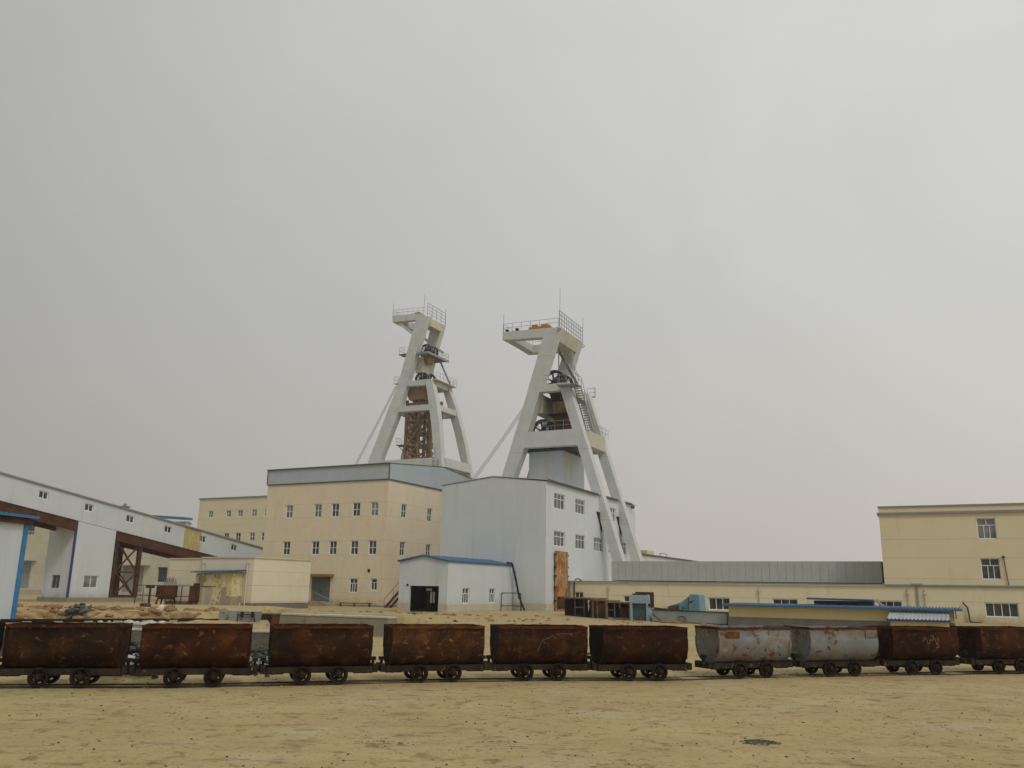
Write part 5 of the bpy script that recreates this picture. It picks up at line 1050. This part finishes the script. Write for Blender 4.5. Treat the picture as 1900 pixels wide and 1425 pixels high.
mb = MB(); mb.box(-79.7, -78.0, 116.4, 118, 24.8, 24.95); mb.beam((-79.4, 116.6, 24.8), (-78.1, 116.6, 23.6), .1); mb.build('side_balcony', 'grey_steel', t); railing(t, [(-78.1, 116.4, 24.95), (-79.7, 116.4, 24.95), (-79.7, 118, 24.95)], 1.1)
# far side ladder, ropes, rods
mb = MB(); mb.beam((-74.6, 121.3, 39.8), (-72.3, 121.3, 35.2), .5, .12); mb.build('side_ladder', 'grey_steel', t)
for k in range(4): rope(t, (-79.8-.3*k, 116.2+.2*k, 35.2), (-88.8-.35*k, 116.2+.2*k, 19.5), .022)
for k in range(2): rope(t, (-80.3-.4*k, 117.5, 31.5), (-88.0-.4*k, 117.5, 19.3), .02)
for k in range(4): rope(t, (-74.6+.2*k, 117.5, 45.5), (-75.2+.2*k, 117.5, 41.3), .03)
railing(t, [(-80.75, VE-.1, 47.1), (-80.75, va+.05, 47.25), (-74.6, va+.05, 46.9)], 1.05, r=.027)
railing(t, [(-73.75, va+.05, 46.35), (-73.75, VE-.05, 46.2)], 2.3, 4, 1.35, .035, mat='grey_steel')
railing(t, [(-80, vf+.2, 47.1), (-76, vf+.2, 47)], 1.05, r=.027)
for (u, v, z0, z1) in ((-74.4, va, 46.9, 50.2), (-80.7, va, 47.2, 49.5), (-73.75, VE, 46.3, 49.2)): mb = MB(); mb.tube([(u, v, z0), (u, v, z1)], .028, 5); mb.build('lightning_rod', 'grey_steel', t)
mb = MB(); mb.box(-71.6, -71.0, 113.4, 113.9, 19, 22.6); mb.tube([(-70.9, 113.6, 22), (-70.9, 113.6, 24.3)], .05)
mb = MB()
for dv in (0, .9): mb.tube([(-70.2+dv, 112.9, 17), (-70.2+dv, 112.9, 21.6)], .05)
for i in range(8): mb.tube([(-70.2, 112.9, 17.3+i*.55), (-69.3, 112.9, 17.3+i*.55)], .035)
mb.tube([(-69.9, 112.9, 21.6), (-69.9, 112.9, 23.4)], .04); mb.build('roof_ladder', 'grey_steel', t)
t = thing('hoist_trolley', 'ochre hoist trolley on top of the left headframe', 'hoist trolley', -77.5, 117, 47)
mb = MB(); mb.box(-78.6, -76.4, 116.8, 117.2, 47.1, 47.8); mb.box(-78.6, -76.4, 118, 118.4, 47.1, 47.8); mb.box(-77.4, -76.5, 116.8, 118.4, 47.8, 47.95); mb.build('girder', 'ochre_paint', t)
mb = MB(); mb.box(-80, -76.2, 116.7, 118.5, 47.0, 47.1); mb.build('track_rail', 'dark_steel', t)

# ------------------------------------------------------------------ dusty air
HAZE = .0005
hb = MB(); hb.box(-410, 410, -62, 430, -1.2, 56)
hm = bpy.data.materials.new('haze'); hm.use_nodes = True; ht = hm.node_tree; ht.nodes.clear()
ho = N(ht, 'ShaderNodeOutputMaterial'); pv_ = N(ht, 'ShaderNodeVolumePrincipled'); pv_.inputs['Density'].default_value = HAZE; pv_.inputs['Color'].default_value = (.95, .93, .88, 1); pv_.inputs['Anisotropy'].default_value = .2
ht.links.new(pv_.outputs[0], ho.inputs['Volume'])
ho_ = hb.build('haze', hm); ho_['kind'] = 'stuff'; ho_['label'] = 'pale dusty air over the whole mine yard'; ho_['category'] = 'haze'
for o in COL.objects:
    if '_org' in o.keys(): del o['_org']
